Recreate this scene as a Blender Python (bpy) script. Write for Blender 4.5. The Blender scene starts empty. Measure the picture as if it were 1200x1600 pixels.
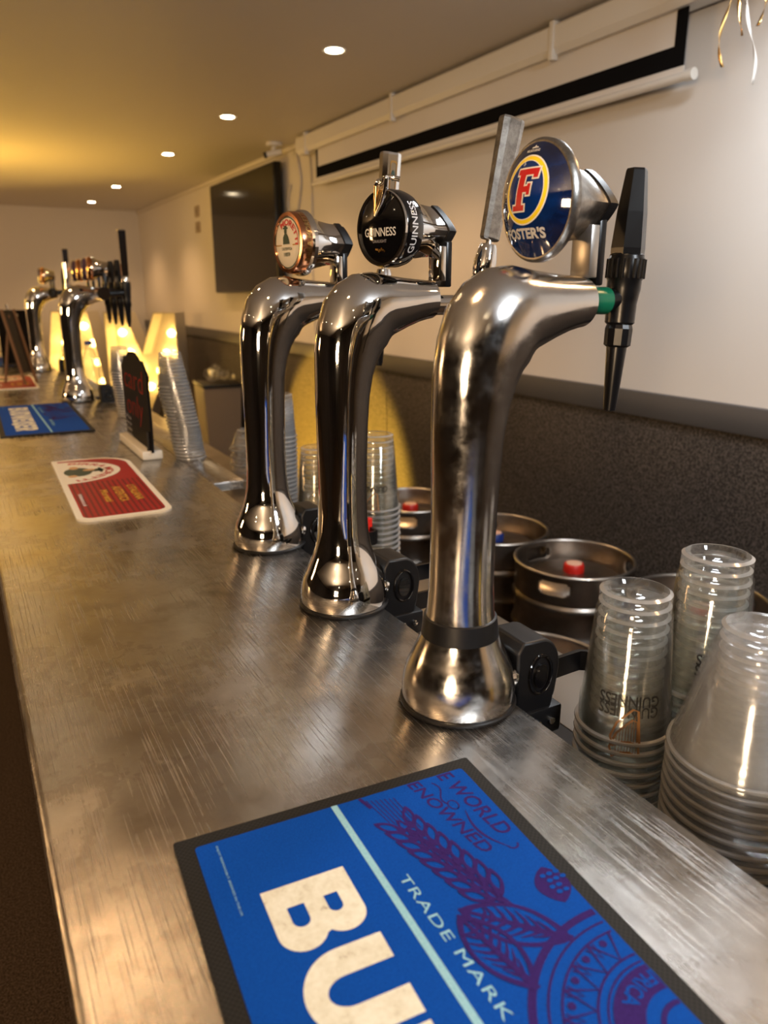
import bpy, bmesh, math, random
from math import sin, cos, pi, radians, sqrt, atan2
from mathutils import Vector, Matrix
random.seed(7)
SC = bpy.context.scene
COL = SC.collection

# ------------------------------------------------------------------ camera
cd = bpy.data.cameras.new('camera'); cam = bpy.data.objects.new('camera', cd); COL.objects.link(cam)
cam.location = (0, 0, 1.45)
yaw, pitch = radians(28.948), radians(16.297)
F = Vector((sin(yaw)*cos(pitch), cos(yaw)*cos(pitch), -sin(pitch)))
cam.rotation_euler = F.to_track_quat('-Z', 'Y').to_euler()
cd.sensor_fit = 'VERTICAL'; cd.sensor_height = 36; cd.sensor_width = 27
cd.lens = 36*1180/1600; cd.clip_start = .01
cd.dof.use_dof = True; cd.dof.focus_distance = .85; cd.dof.aperture_fstop = 6.0
SC.camera = cam
# ------------------------------------------------------------------ world, light, exposure
w = bpy.data.worlds.new('world'); SC.world = w; w.use_nodes = True
w.node_tree.nodes['Background'].inputs[0].default_value = (.9, .6, .35, 1)
w.node_tree.nodes['Background'].inputs[1].default_value = .02
SC.view_settings.view_transform = 'Standard'; SC.view_settings.look = 'None'
SC.view_settings.gamma = 1; SC.view_settings.use_curve_mapping = False
SC.view_settings.exposure = 0.40
try:
    SC.cycles.transparent_max_bounces = 48; SC.cycles.max_bounces = 10
    SC.cycles.caustics_reflective = False; SC.cycles.caustics_refractive = False
    SC.cycles.sample_clamp_indirect = 6
except Exception: pass
WARM = (1, .575, .25); COOL = (.86, .93, 1); YEL = (1, .62, .1)
def area(name, loc, target, size, power, color, shape='SQUARE', size_y=None, spread=180):
    l = bpy.data.lights.new(name, 'AREA'); l.energy = power; l.color = color; l.size = size; l.spread = radians(spread)
    if size_y: l.shape = 'RECTANGLE'; l.size_y = size_y
    o = bpy.data.objects.new(name, l); COL.objects.link(o); o.location = loc
    o.rotation_euler = (Vector(target)-Vector(loc)).to_track_quat('-Z', 'Y').to_euler(); return o
def spot(name, loc, target, power, color, angle=100, blend=.6, r=.035):
    l = bpy.data.lights.new(name, 'SPOT'); l.energy = power; l.color = color; l.spot_size = radians(angle); l.spot_blend = blend; l.shadow_soft_size = r
    o = bpy.data.objects.new(name, l); COL.objects.link(o); o.location = loc
    o.rotation_euler = (Vector(target)-Vector(loc)).to_track_quat('-Z', 'Y').to_euler(); return o
CEIL = 2.32
area('cool_panel_light', (1.50, 1.10, 2.265), (1.42, 1.05, 1.0), .26, 8.5, COOL)       # cool ceiling panel just above the frame
area('cool_rear_fill', (.9, -.9, 2.2), (.9, .9, 1.1), .3, 17, COOL)  # unseen fill behind the camera, added to brighten cup and tap fronts
spot('yellow_wall_fill', (.95, 4.40, .18), (2.0, 4.28, .22), 300, (1, .55, .06), 84, .12)  # unseen spot added to make the yellow patch on the wall cladding
area('yellow_ceiling_fill', (-.1, 6.0, 1.45), (.2, 5.9, 2.32), .4, 17, (1, .55, .08), size_y=1.0)  # added area light without a fixture, gives the ceiling its yellow glow
area('warm_fill_left', (-3.6, 4.5, 1.7), (0, 4.5, 2.2), .5, 26, WARM)  # warm fill added out of view on the left, no real lamp there
area('warm_fill_rear', (-2.2, -1.6, 1.5), (0.6, 3.0, 2.32), .5, 60, (1, .70, .42))  # added rear fill, unseen, lifts the near ceiling
area('warm_fill_far', (-1.8, 8.0, 1.2), (1.5, 9.4, 1.7), .4, 9, (1, .52, .2))  # unseen fill added to warm the far wall

# ------------------------------------------------------------------ materials
def mat(name, col=(.5,.5,.5), rough=.5, metal=0, emis=None, estr=0, spec=.5, coat=0):
    m = bpy.data.materials.new(name); m.use_nodes = True
    b = m.node_tree.nodes['Principled BSDF']
    b.inputs['Base Color'].default_value = (*col, 1); b.inputs['Roughness'].default_value = rough
    b.inputs['Metallic'].default_value = metal; b.inputs['Specular IOR Level'].default_value = spec
    b.inputs['Coat Weight'].default_value = coat
    if emis: b.inputs['Emission Color'].default_value = (*emis, 1); b.inputs['Emission Strength'].default_value = estr
    return m
def nodes(m): return m.node_tree.nodes, m.node_tree.links, m.node_tree.nodes['Principled BSDF']
def noise(m, scale, detail=6, rough=.6, stretch=(1,1,1), rot=(0,0,0), coord='Object'):
    n, l, b = nodes(m)
    tc = n.new('ShaderNodeTexCoord'); mp = n.new('ShaderNodeMapping'); no = n.new('ShaderNodeTexNoise')
    mp.inputs['Scale'].default_value = stretch; mp.inputs['Rotation'].default_value = rot
    no.inputs['Scale'].default_value = scale; no.inputs['Detail'].default_value = detail; no.inputs['Roughness'].default_value = rough
    l.new(tc.outputs[coord], mp.inputs['Vector']); l.new(mp.outputs[0], no.inputs['Vector']); return no.outputs['Fac']
def ramp(m, fac, stops):
    n, l, b = nodes(m); r = n.new('ShaderNodeValToRGB'); e = r.color_ramp.elements
    while len(e) < len(stops): e.new(.5)
    for i, (p, c) in enumerate(stops):
        e[i].position = p; e[i].color = (*c, 1) if isinstance(c, tuple) else (c, c, c, 1)
    l.new(fac, r.inputs[0]); return r.outputs[0]
def math_n(m, op, a, b_):
    n, l, b = nodes(m); q = n.new('ShaderNodeMath'); q.operation = op
    for i, v in enumerate((a, b_)):
        if isinstance(v, (int, float)): q.inputs[i].default_value = v
        else: l.new(v, q.inputs[i])
    return q.outputs[0]
def bump(m, h, strength=.2, dist=.001):
    n, l, b = nodes(m); bp = n.new('ShaderNodeBump'); bp.inputs['Strength'].default_value = strength; bp.inputs['Distance'].default_value = dist
    l.new(h, bp.inputs['Height']); l.new(bp.outputs[0], b.inputs['Normal'])
M = {}
M['wall'] = mat('wall_paint', (.70,.67,.64), .75)
bump(M['wall'], noise(M['wall'], 60), .12, .002)
M['ceiling'] = mat('ceiling_paint', (.66,.63,.60), .55)
bump(M['ceiling'], noise(M['ceiling'], 3, 4, .5, (1,.4,1)), .35, .02)
M['dark_room'] = mat('dark_room_wall', (.03,.022,.018), .8)
nodes(M['dark_room'])[1].new(ramp(M['dark_room'], noise(M['dark_room'], 2), [(.3,(.018,.014,.011)),(.7,(.04,.03,.025))]), nodes(M['dark_room'])[2].inputs['Base Color'])
def speck(key, c0, c1, sc, rough=.8, spec=.3):
    m = M[key] = mat(key, c0, rough, spec=spec)
    nodes(m)[1].new(ramp(m, noise(m, sc, 3, .8), [(.42,c0),(.62,c1)]), nodes(m)[2].inputs['Base Color'])
    bump(m, noise(m, sc, 3, .8), .4, .002)
speck('panel', (.022,.019,.017), (.13,.112,.10), 130, .7)
speck('carpet', (.020,.014,.010), (.10,.07,.05), 220, .95, .1)
M['rail'] = mat('rail_paint', (.07,.068,.07), .45)
M['trimwhite'] = mat('white_plastic', (.72,.70,.66), .35)
# worn stainless worktop
m = M['steel'] = mat('worn_stainless', (.56,.545,.52), .3, 1)
n, l, b = nodes(m)
def thin(f, lo, hi): return ramp(m, f, [(lo-.03, 0.0), ((lo+hi)/2, 1.0), (hi+.03, 0.0)])
s1 = noise(m, 22, 8, .8, (70,1.2,1), (0,0,radians(84)))
s2 = noise(m, 18, 8, .8, (70,1.4,1), (0,0,radians(10)))
s3 = noise(m, 18, 8, .8, (80,1.3,1), (0,0,radians(-42)))
def lines(sc, st, rot, c, w_): return ramp(m, noise(m, sc, 1, .4, st, (0,0,radians(rot))), [(c, 0.0), (c+w_, 1.0)])
f1 = lines(7, (110,1,1), 78, .66, .04)
f2 = lines(6, (120,.8,1), 106, .67, .04)
f3 = lines(8, (100,1,1), 18, .68, .04)
f4 = lines(8, (95,1.2,1), -36, .68, .04)
mask = ramp(m, noise(m, 7, 3, .6), [(.38,0.15),(.60,1.0)])
lsum = math_n(m, 'MULTIPLY', math_n(m, 'ADD', math_n(m, 'ADD', f1, f2), math_n(m, 'ADD', f3, f4)), mask)
blot = noise(m, 6, 6, .65)
blot2 = noise(m, 3.0, 4, .6, (1,1,1), (0,0,.8))
hsum = math_n(m, 'ADD', math_n(m, 'ADD', s1, s2), s3)
rr = math_n(m, 'ADD', math_n(m, 'MULTIPLY', blot, .36), math_n(m, 'ADD', math_n(m, 'MULTIPLY', hsum, .07), math_n(m, 'MULTIPLY', lsum, .10)))
l.new(math_n(m, 'SUBTRACT', rr, .04), b.inputs['Roughness'])
bump(m, math_n(m, 'SUBTRACT', math_n(m, 'ADD', math_n(m, 'MULTIPLY', hsum, .10), math_n(m, 'MULTIPLY', blot2, 11)), math_n(m, 'MULTIPLY', lsum, .14)), .45, .0011)
cb = ramp(m, blot, [(.30,(.34,.31,.28)),(.42,(.50,.47,.44)),(.50,(.56,.54,.51)),(.52,(.47,.44,.41)),(.68,(.64,.62,.59))])
mul = n.new('ShaderNodeMix'); mul.data_type = 'RGBA'; mul.blend_type = 'MULTIPLY'; mul.inputs['Factor'].default_value = .55
l.new(cb, mul.inputs['A']); l.new(ramp(m, hsum, [(.36,.6),(.46,1.0),(.7,1.0)]), mul.inputs['B'])
l.new(mul.outputs['Result'], b.inputs['Base Color'])
M['chrome'] = mat('chrome', (.72,.71,.70), .045, 1)
m = M['chrome_worn'] = mat('chrome_scratched', (.66,.645,.63), .14, 1)
l_ = nodes(m)[1]; l_.new(ramp(m, noise(m, 40, 6, .7), [(.35,.07),(.7,.24)]), nodes(m)[2].inputs['Roughness'])
bump(m, noise(m, 60, 8, .8, (1,6,1)), .12, .0006)
m = M['pewter'] = mat('tarnished_pewter', (.36,.34,.31), .3, 1)
nodes(m)[1].new(ramp(m, noise(m, 70, 8, .75), [(.35,(.20,.19,.175)),(.7,(.50,.48,.45))]), nodes(m)[2].inputs['Base Color'])
bump(m, noise(m, 120), .3, .0006)
M['brushed'] = mat('brushed_steel', (.5,.48,.45), .32, 1)
m = M['kegsteel'] = mat('keg_steel', (.34,.30,.26), .33, 1)
nodes(m)[1].new(ramp(m, noise(m, 8, 6), [(.3,(.24,.20,.165)),(.7,(.44,.40,.36))]), nodes(m)[2].inputs['Base Color'])
M['copper'] = mat('copper', (.62,.28,.14), .16, 1)
M['gold'] = mat('gold', (.72,.46,.17), .2, 1)
M['black'] = mat('black_plastic', (.004,.004,.005), .28, spec=.35)
M['blackmat'] = mat('black_iron', (.005,.005,.006), .42, spec=.35)
M['borderblack'] = mat('black_border_print', (.006,.006,.007), .9, spec=.05)
M['blackgloss'] = mat('black_gloss', (.003,.003,.004), .06, coat=.5)
M['green'] = mat('green_collar', (.004,.13,.065), .3)
M['red'] = mat('red_plastic', (.62,.02,.012), .35)
M['bluecap'] = mat('blue_plastic', (.015,.04,.22), .35)
M['pinkcap'] = mat('cap_centre', (.72,.45,.33), .5)
M['white'] = mat('white_print', (.80,.80,.78), .5)
M['silverprint'] = mat('silver_print', (.62,.62,.63), .35)
M['silverdim'] = mat('faded_silver_print', (.20,.20,.24), .4)
M['yellow'] = mat('yellow_print', (.95,.72,.02), .35)
M['redprint'] = mat('red_print', (.52,.012,.012), .4)
m = M['lensblue'] = mat('lens_blue', (.003,.02,.12), .06, coat=1)
nodes(m)[1].new(ramp(m, noise(m, 22, 5, .6, (1,1,1.6)), [(.35,(.003,.006,.03)),(.6,(.003,.022,.12)),(.8,(.006,.06,.27))]), nodes(m)[2].inputs['Base Color'])
M['lensmid'] = mat('lens_blue_mid', (.003,.028,.18), .06, coat=1)
M['lensdark'] = mat('lens_dark_purple', (.05,.02,.06), .08, coat=1)
M['cream'] = mat('cream_print', (.78,.70,.56), .4)
# bar runners
def cloth(key, c0, c1, sc=900, extra=0):
    m = M[key] = mat(key, c0, .85, spec=.15)
    a = noise(m, sc, 2, .8)
    nodes(m)[1].new(ramp(m, a, [(.35,c0),(.65,c1)]), nodes(m)[2].inputs['Base Color'])
    bump(m, a, .3, .0006)
cloth('matblue', (.0,.048,.30), (.001,.078,.44))
cloth('matpurple', (.026,.010,.10), (.040,.016,.15))
cloth('matlight', (.22,.50,.62), (.36,.62,.70))
m = M['matcream'] = mat('matcream', (.80,.80,.68), .85, spec=.1)
nodes(m)[1].new(ramp(m, noise(m, 90, 8, .8), [(.30,(.35,.26,.20)),(.40,(.70,.68,.54)),(.6,(.82,.82,.70))]), nodes(m)[2].inputs['Base Color'])
m = M['matrubber'] = mat('matrubber', (.018,.018,.018), .6)
n, l, b = nodes(m); ck = n.new('ShaderNodeTexChecker'); tc = n.new('ShaderNodeTexCoord'); l.new(tc.outputs['Object'], ck.inputs[0]); ck.inputs['Scale'].default_value = 480
ck.inputs['Color1'].default_value = (.012,.012,.012,1); ck.inputs['Color2'].default_value = (.022,.022,.021,1); b.inputs['Specular IOR Level'].default_value = .2
l.new(ck.outputs[0], b.inputs['Base Color']); bump(m, ck.outputs['Fac'], .6, .001)
M['matred'] = mat('runner_red', (.36,.006,.01), .5)
M['matreddark'] = mat('runner_dark_red', (.16,.003,.006), .5)
M['matwhite'] = mat('runner_cream', (.86,.80,.66), .5)
M['matgold'] = mat('runner_gold', (.62,.33,.04), .5)
M['inkblack'] = mat('ink_black', (.01,.01,.01), .5)
M['darkfig'] = mat('dark_green_print', (.02,.05,.03), .5)
M['tan'] = mat('tan_print', (.62,.36,.16), .5)
M['chalk'] = mat('chalkboard', (.005,.004,.004), .6, spec=.12)
M['chalkbrown'] = mat('dark_brown_board', (.022,.014,.010), .6)
M['chalkred'] = mat('red_chalk', (.22,.025,.02), .8, spec=.1)
m = M['wood'] = mat('easel_wood', (.20,.10,.045), .6)
M['whitewood'] = mat('white_painted_wood', (.82,.78,.70), .4)
M['tv'] = mat('tv_screen', (.006,.005,.004), .10, spec=.3)
M['letterwhite'] = mat('marquee_white', (.52,.48,.40), .5)
M['bulb'] = mat('marquee_bulb', (1,.9,.6), .4, emis=(1,.60,.15), estr=15)
M['downlight'] = mat('downlight_lamp', (1,1,1), .4, emis=(1,.80,.52), estr=30)
M['panelglow'] = mat('panel_lamp', (1,1,1), .4, emis=(.9,.95,1), estr=6)
M['cable'] = mat('white_cable', (.55,.52,.48), .5)
M['bin'] = mat('bin_plastic', (.30,.25,.20), .5)
M['bindark'] = mat('bin_lid_dark', (.01,.01,.01), .5)
M['sponge'] = mat('yellow_cloth', (.75,.55,.16), .9)
M['labelyel'] = mat('yellow_label', (.70,.55,.02), .4)
M['liquid'] = mat('amber_liquid', (.55,.33,.02), .15)
M['cardboard'] = mat('grey_cabinet', (.30,.25,.20), .7)
M['socket'] = mat('socket_plate', (.36,.28,.19), .4)
def plastic(key, tint, milky, gloss_r=.08, base=.04):
    m = bpy.data.materials.new(key); m.use_nodes = True; n, l = m.node_tree.nodes, m.node_tree.links
    n.remove(n['Principled BSDF']); out = n['Material Output']
    t = n.new('ShaderNodeBsdfTransparent'); t.inputs[0].default_value = (*tint, 1)
    d = n.new('ShaderNodeBsdfDiffuse'); d.inputs[0].default_value = (.8,.82,.84,1)
    tr = n.new('ShaderNodeBsdfTranslucent'); tr.inputs[0].default_value = (.8,.82,.84,1)
    md = n.new('ShaderNodeMixShader'); md.inputs[0].default_value = .5; l.new(d.outputs[0], md.inputs[1]); l.new(tr.outputs[0], md.inputs[2])
    g = n.new('ShaderNodeBsdfGlossy'); g.inputs['Roughness'].default_value = gloss_r; g.inputs[0].default_value = (.95,.95,.95,1)
    a = n.new('ShaderNodeMixShader'); a.inputs[0].default_value = milky; l.new(t.outputs[0], a.inputs[1]); l.new(md.outputs[0], a.inputs[2])
    lw = n.new('ShaderNodeLayerWeight'); lw.inputs[0].default_value = .22
    mr = n.new('ShaderNodeMath'); mr.operation = 'MULTIPLY_ADD'; mr.inputs[1].default_value = .5; mr.inputs[2].default_value = base
    l.new(lw.outputs['Fresnel'], mr.inputs[0])
    c = n.new('ShaderNodeMixShader'); l.new(mr.outputs[0], c.inputs[0]); l.new(a.outputs[0], c.inputs[1]); l.new(g.outputs[0], c.inputs[2])
    l.new(c.outputs[0], out.inputs[0]); M[key] = m
plastic('cupclear', (.975,.978,.965), .032, .08, .05)
plastic('cupmilky', (.98,.985,.99), .15, .12)
plastic('cupwhite', (.93,.93,.93), .16, .15)
plastic('rimclear', (.95,.95,.95), .6, .1, .28)
plastic('bottleclear', (.93,.95,.95), .05)

# ------------------------------------------------------------------ helpers
def finish(name, verts, faces, m=None, parent=None, smooth=True, angle=40):
    me = bpy.data.meshes.new(name); me.from_pydata([tuple(v) for v in verts], [], faces); me.validate()
    bm = bmesh.new(); bm.from_mesh(me); bmesh.ops.recalc_face_normals(bm, faces=bm.faces)
    if smooth:
        for f in bm.faces: f.smooth = True
        for e in bm.edges:
            if len(e.link_faces) == 2 and e.calc_face_angle(0) > radians(angle): e.smooth = False
    bm.to_mesh(me); bm.free()
    if m: me.materials.append(M[m])
    o = bpy.data.objects.new(name, me); COL.objects.link(o)
    if parent: o.parent = parent
    return o
class G:
    def __init__(s): s.v = []; s.f = []
    def add(s, v, f):
        k = len(s.v); s.v += [tuple(x) for x in v]; s.f += [tuple(i+k for i in q) for q in f]; return s
    def box(s, x0, x1, y0, y1, z0, z1, bev=0, rot=None):
        bm = bmesh.new(); bmesh.ops.create_cube(bm, size=1)
        for v in bm.verts: v.co = Vector(((x0+x1)/2+v.co.x*(x1-x0), (y0+y1)/2+v.co.y*(y1-y0), (z0+z1)/2+v.co.z*(z1-z0)))
        if bev: bmesh.ops.bevel(bm, geom=bm.edges[:], offset=bev, segments=2, affect='EDGES', profile=.5)
        bm.verts.index_update()
        vs = [v.co.copy() for v in bm.verts]
        if rot: vs = [rot @ v for v in vs]
        fs = [[v.index for v in f.verts] for f in bm.faces]; bm.free(); return s.add(vs, fs)
    def lathe(s, prof, seg=48, mx=None, squash=1):
        v = []; f = []
        for r, z in prof:
            for i in range(seg):
                a = 2*pi*i/seg; p = Vector((r*cos(a), r*sin(a)*squash, z)); v.append(mx @ p if mx else p)
        n = len(prof)
        for j in range(n-1):
            for i in range(seg): f.append((j*seg+i, j*seg+(i+1)%seg, (j+1)*seg+(i+1)%seg, (j+1)*seg+i))
        if prof[0][0] > 1e-5 and getattr(s, 'cap0', True): f.append(tuple(range(seg))[::-1])
        if prof[-1][0] > 1e-5 and getattr(s, 'cap1', True): f.append(tuple((n-1)*seg+i for i in range(seg)))
        return s.add(v, f)
    def rings(s, rings, cap=True, closed=True):
        k = len(rings[0]); v = [p for r in rings for p in r]; f = []
        for j in range(len(rings)-1):
            for i in range(k if closed else k-1): f.append((j*k+i, j*k+(i+1)%k, (j+1)*k+(i+1)%k, (j+1)*k+i))
        if cap: f.append(tuple(range(k))[::-1]); f.append(tuple((len(rings)-1)*k+i for i in range(k)))
        return s.add(v, f)
    def tube(s, pts, r, seg=12, cap=True):
        pts = [Vector(p) for p in pts]; rr = r if isinstance(r, (list, tuple)) else [r]*len(pts)
        up = None; rg = []
        for i, p in enumerate(pts):
            t = (pts[min(i+1, len(pts)-1)]-pts[max(i-1, 0)]).normalized()
            if up is None: up = Vector((0,0,1)) if abs(t.z) < .9 else Vector((1,0,0))
            a = t.cross(up).normalized(); up = a.cross(t).normalized()
            rg.append([p+(a*cos(q)+up*sin(q))*rr[i] for q in [2*pi*k/seg for k in range(seg)]])
        return s.rings(rg, cap)
    def prism(s, poly, t0, t1, mx):   # poly 2D (convex or simple), mx maps (u,v,t)
        k = len(poly); v = [mx @ Vector((u, w_, t0)) for u, w_ in poly]+[mx @ Vector((u, w_, t1)) for u, w_ in poly]
        f = [tuple(range(k))[::-1], tuple(range(k, 2*k))]+[(i, (i+1)%k, k+(i+1)%k, k+i) for i in range(k)]
        return s.add(v, f)
    def obj(s, name, m, parent=None, smooth=True, angle=40): return finish(name, s.v, s.f, m, parent, smooth, angle)
def frame(o, x, y, z=None):
    x = Vector(x).normalized(); y = Vector(y).normalized(); z = Vector(z).normalized() if z else x.cross(y)
    m_ = Matrix((x, y, z)).transposed().to_4x4(); m_.translation = Vector(o); return m_
def tag(o, label=None, cat=None, group=None, kind=None):
    if label: o['label'] = label
    if cat: o['category'] = cat
    if group: o['group'] = group
    if kind: o['kind'] = kind
    return o
def thing(name, label, cat, loc=(0,0,0), rz=0, group=None):
    o = bpy.data.objects.new(name, None); o.empty_display_size = .05; COL.objects.link(o); o.location = loc; o.rotation_euler = (0,0,rz)
    return tag(o, label, cat, group)
def struct(o): o['kind'] = 'structure'; return o
def copy_tree(o, parent=None):
    c = o.copy(); COL.objects.link(c)
    if parent: c.parent = parent
    for ch in list(o.children): copy_tree(ch, c)
    return c
def eval_mesh(o):
    dg = bpy.context.evaluated_depsgraph_get(); dg.update()
    me = bpy.data.meshes.new_from_object(o.evaluated_get(dg))
    v = [x.co.copy() for x in me.vertices]; f = [tuple(p.vertices) for p in me.polygons]; bpy.data.meshes.remove(me); return v, f
def text2d(s, h, width=None, bold=0, space=1, subdiv=False, res=3):
    c = bpy.data.curves.new('t', 'FONT'); c.body = s; c.size = 1; c.offset = bold; c.space_character = space; c.resolution_u = res; c.fill_mode = 'FRONT'
    o = bpy.data.objects.new('t', c); COL.objects.link(o); v, f = eval_mesh(o); bpy.data.objects.remove(o); bpy.data.curves.remove(c)
    x0 = min(p.x for p in v); x1 = max(p.x for p in v); y0 = 0; y1 = .73
    sy = h/(y1-y0); sx = (width/(x1-x0)) if width else sy
    return [Vector(((p.x-x0)*sx, p.y*sy, 0)) for p in v], f, (x1-x0)*sx
def fill2d(loops):
    c = bpy.data.curves.new('c', 'CURVE'); c.dimensions = '2D'; c.fill_mode = 'BOTH'
    for lp in loops:
        s = c.splines.new('POLY'); s.points.add(len(lp)-1)
        for p, q in zip(s.points, lp): p.co = (q[0], q[1], 0, 1)
        s.use_cyclic_u = True
    o = bpy.data.objects.new('c', c); COL.objects.link(o); v, f = eval_mesh(o); bpy.data.objects.remove(o); bpy.data.curves.remove(c)
    return v, f
def arc(cx, cy, rx, ry, a0, a1, n=24): return [(cx+rx*cos(radians(a0+(a1-a0)*i/n)), cy+ry*sin(radians(a0+(a1-a0)*i/n))) for i in range(n+1)]
def ellipse(cx, cy, rx, ry, n=48, rot=0): 
    c, s = cos(rot), sin(rot)
    return [(cx+rx*cos(2*pi*i/n)*c-ry*sin(2*pi*i/n)*s, cy+rx*cos(2*pi*i/n)*s+ry*sin(2*pi*i/n)*c) for i in range(n)]
def rrect(x0, x1, y0, y1, r, n=8):
    rs = r if isinstance(r, (list, tuple)) else [r]*4
    P = []
    for (cx, cy, a, q) in ((x1-rs[0], y0+rs[0], -90, rs[0]), (x1-rs[1], y1-rs[1], 0, rs[1]), (x0+rs[2], y1-rs[2], 90, rs[2]), (x0+rs[3], y0+rs[3], 180, rs[3])):
        P += arc(cx, cy, q, q, a, a+90, n) if q > 1e-6 else [(cx, cy)]
    return P
def stroke(pts, wd):   # flat ribbon polygon as quads
    v = []; f = []; n_ = len(pts); P = [Vector((p[0], p[1])) for p in pts]
    for i, p in enumerate(P):
        t = (P[min(i+1, n_-1)]-P[max(i-1, 0)]); t = t.normalized() if t.length else Vector((1,0)); nn = Vector((-t.y, t.x))
        ww = wd(i/(n_-1)) if callable(wd) else wd
        v += [Vector((*(p+nn*ww/2), 0)), Vector((*(p-nn*ww/2), 0))]
    return v, [(2*i, 2*i+1, 2*i+3, 2*i+2) for i in range(n_-1)]
def refine(piece, L):
    me = bpy.data.meshes.new('r'); me.from_pydata([tuple(p) for p in piece[0]], [], [tuple(q) for q in piece[1]]); bm = bmesh.new(); bm.from_mesh(me); bpy.data.meshes.remove(me)
    bmesh.ops.remove_doubles(bm, verts=bm.verts, dist=1e-7); bmesh.ops.triangulate(bm, faces=bm.faces)
    for _ in range(6):
        ed = [e for e in bm.edges if e.calc_length() > L]
        if not ed: break
        bmesh.ops.subdivide_edges(bm, edges=ed, cuts=1); bmesh.ops.triangulate(bm, faces=[f for f in bm.faces if len(f.verts) > 3])
    bm.verts.index_update(); out = ([v.co.copy() for v in bm.verts], [tuple(v.index for v in f.verts) for f in bm.faces]); bm.free(); return out
def strip_obj(name, pieces, mapf, m, parent, L=None, layer=0):
    g = G()
    for k, pc in enumerate(pieces):
        v, f = refine(pc, L) if L else pc
        q = [mapf(p.x, p.y) for p in v]
        if layer: q = [(a, b, c+layer*(k % 31)) for a, b, c in q]
        g.add(q, f)
    return g.obj(name, m, parent, False)
def offs(piece, dx, dy): return ([Vector((p.x+dx, p.y+dy, 0)) for p in piece[0]], piece[1])

# ================================================================== ROOM
XW, YF, XL, YB = 2.0, 9.4, -4.5, -3.2
struct(G().box(XL-.1, XW+.1, YB-.1, YF+.1, -.1, 0).obj('floor', 'carpet', smooth=False))
struct(G().box(XL-.1, XW+.1, YB-.1, YF+.1, CEIL, CEIL+.1).obj('ceiling', 'ceiling', smooth=False))
struct(G().box(XW, XW+.1, YB, YF, 0, CEIL).obj('wall_right', 'wall', smooth=False))
struct(G().box(XL, XW, YF, YF+.1, 0, CEIL).obj('wall_far', 'wall', smooth=False))
struct(G().box(XL-.1, XL, YB, YF, 0, CEIL).obj('wall_left', 'dark_room', smooth=False))
struct(G().box(XL, XW, YB-.1, YB, 0, CEIL).obj('wall_back', 'dark_room', smooth=False))
# lower wall cladding: speckled boards with seams, dado rail on top
g = G(); ys = [-3.2, -.8, 1.2, 3.56, 5.9, 8.2, 9.4]
for a, b_ in zip(ys[:-1], ys[1:]): g.box(XW-.014, XW, a+.003, b_-.003, 0, 1.05, .001)
struct(g.obj('trim_1', 'panel', smooth=False))
struct(G().box(XW-.026, XW, YB, YF, 1.045, 1.128, .004).obj('trim_2', 'rail'))
struct(G().box(XW-.02, XW, YB, YF, CEIL-.03, CEIL, .004).obj('trim_3', 'wall'))

# recessed downlights
dl = None
spots_ = [(1.39, y) for y in (-2.2, -.95, .33, 2.90, 4.19, 5.46, 7.3, 8.64)]+[(x, y) for x in (-.02, -2.1) for y in (-2.2, -.95, .33, 1.61, 2.9, 4.19, 6.0, 7.8)]
SPOTW = 26
for k, (x, y) in enumerate(spots_):
    if dl is None:
        t = thing('recessed_downlight', '', 'downlight', (x, y, CEIL))
        G().lathe([(.033,-.001),(.045,-.004),(.046,-.0015),(.046,0)], 32).obj('trim_ring', 'trimwhite', t)
        G().lathe([(0,-.0045),(.018,-.0045),(.032,-.0035),(.032,-.001)], 24).obj('lamp', 'downlight', t)
        dl = t
    else: t = copy_tree(dl); t.location = (x, y, CEIL)
    t['group'] = 'recessed ceiling downlights'
    if x > 1 and y > 2.5:
        t['label'] = {2.90:'largest round ceiling downlight, nearest the projector screen', 4.19:'round ceiling downlight, second from the near end of the row', 5.46:'round ceiling downlight in the middle of the row', 7.3:'round ceiling downlight, second from the far wall', 8.64:'smallest round ceiling downlight, nearest the far wall'}[y]
    else: t['label'] = 'round ceiling downlight outside the photo, behind or left of the bar'
    spot('downlight_beam', (x, y, CEIL-.012), (x, y, 0), SPOTW*(1.3 if x > 1 else .5 if x > -1 else 1), WARM, 118, .8, .03)
t = thing('ceiling_panel_light', 'small cool white square ceiling panel just above the frame', 'ceiling light', (1.50, 1.10, CEIL))
G().box(-.14, .14, -.14, .14, -.03, 0, .004).obj('housing', 'trimwhite', t); G().box(-.12, .12, -.12, .12, -.034, -.029, .001).obj('diffuser', 'panelglow', t)

# ---- projector screen
t = thing('projector_screen', 'long white roll-down projector screen with black border on the right wall', 'projector screen', (1.93, 3.0, 2.2))
g = G(); prof = [(.0,-.035),(.03,-.04),(.042,-.02),(.042,.045),(.03,.055),(-.04,.055),(-.04,-.035)]
g.prism([(-p[0], p[1]) for p in prof], -2.1, 1.48, frame((0,0,.055), (1,0,0), (0,0,1), (0,1,0))); g.obj('case', 'trimwhite', t, angle=30)
for y in (-.75, .35, 1.35): G().box(-.046, -.02, y-.012, y+.012, .0, .118, .003).obj('mounting_bracket', 'trimwhite', t)
G().box(.0, .003, -1.25, 1.27, -.115, .03).obj('screen_cloth', 'wall', t, False)
g = G(); g.box(-.002, 0, -1.285, 1.285, -.128, -.072); g.box(-.002, 0, -1.285, -1.245, -.0719, .03); g.box(-.002, 0, 1.265, 1.285, -.0719, .03); g.obj('black_border', 'borderblack', t, False)
G().box(.0, .003, -1.285, 1.285, -.15, -.1285).obj('lower_cloth', 'wall', t, False)
G().tube([(0,-1.30,-.158),(0,1.33,-.158)], .013, 16).obj('weight_bar', 'trimwhite', t)
G().tube([(0,-1.325,-.158),(0,-1.298,-.158)], .016, 16).obj('end_cap', 'trimwhite', t)
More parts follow.
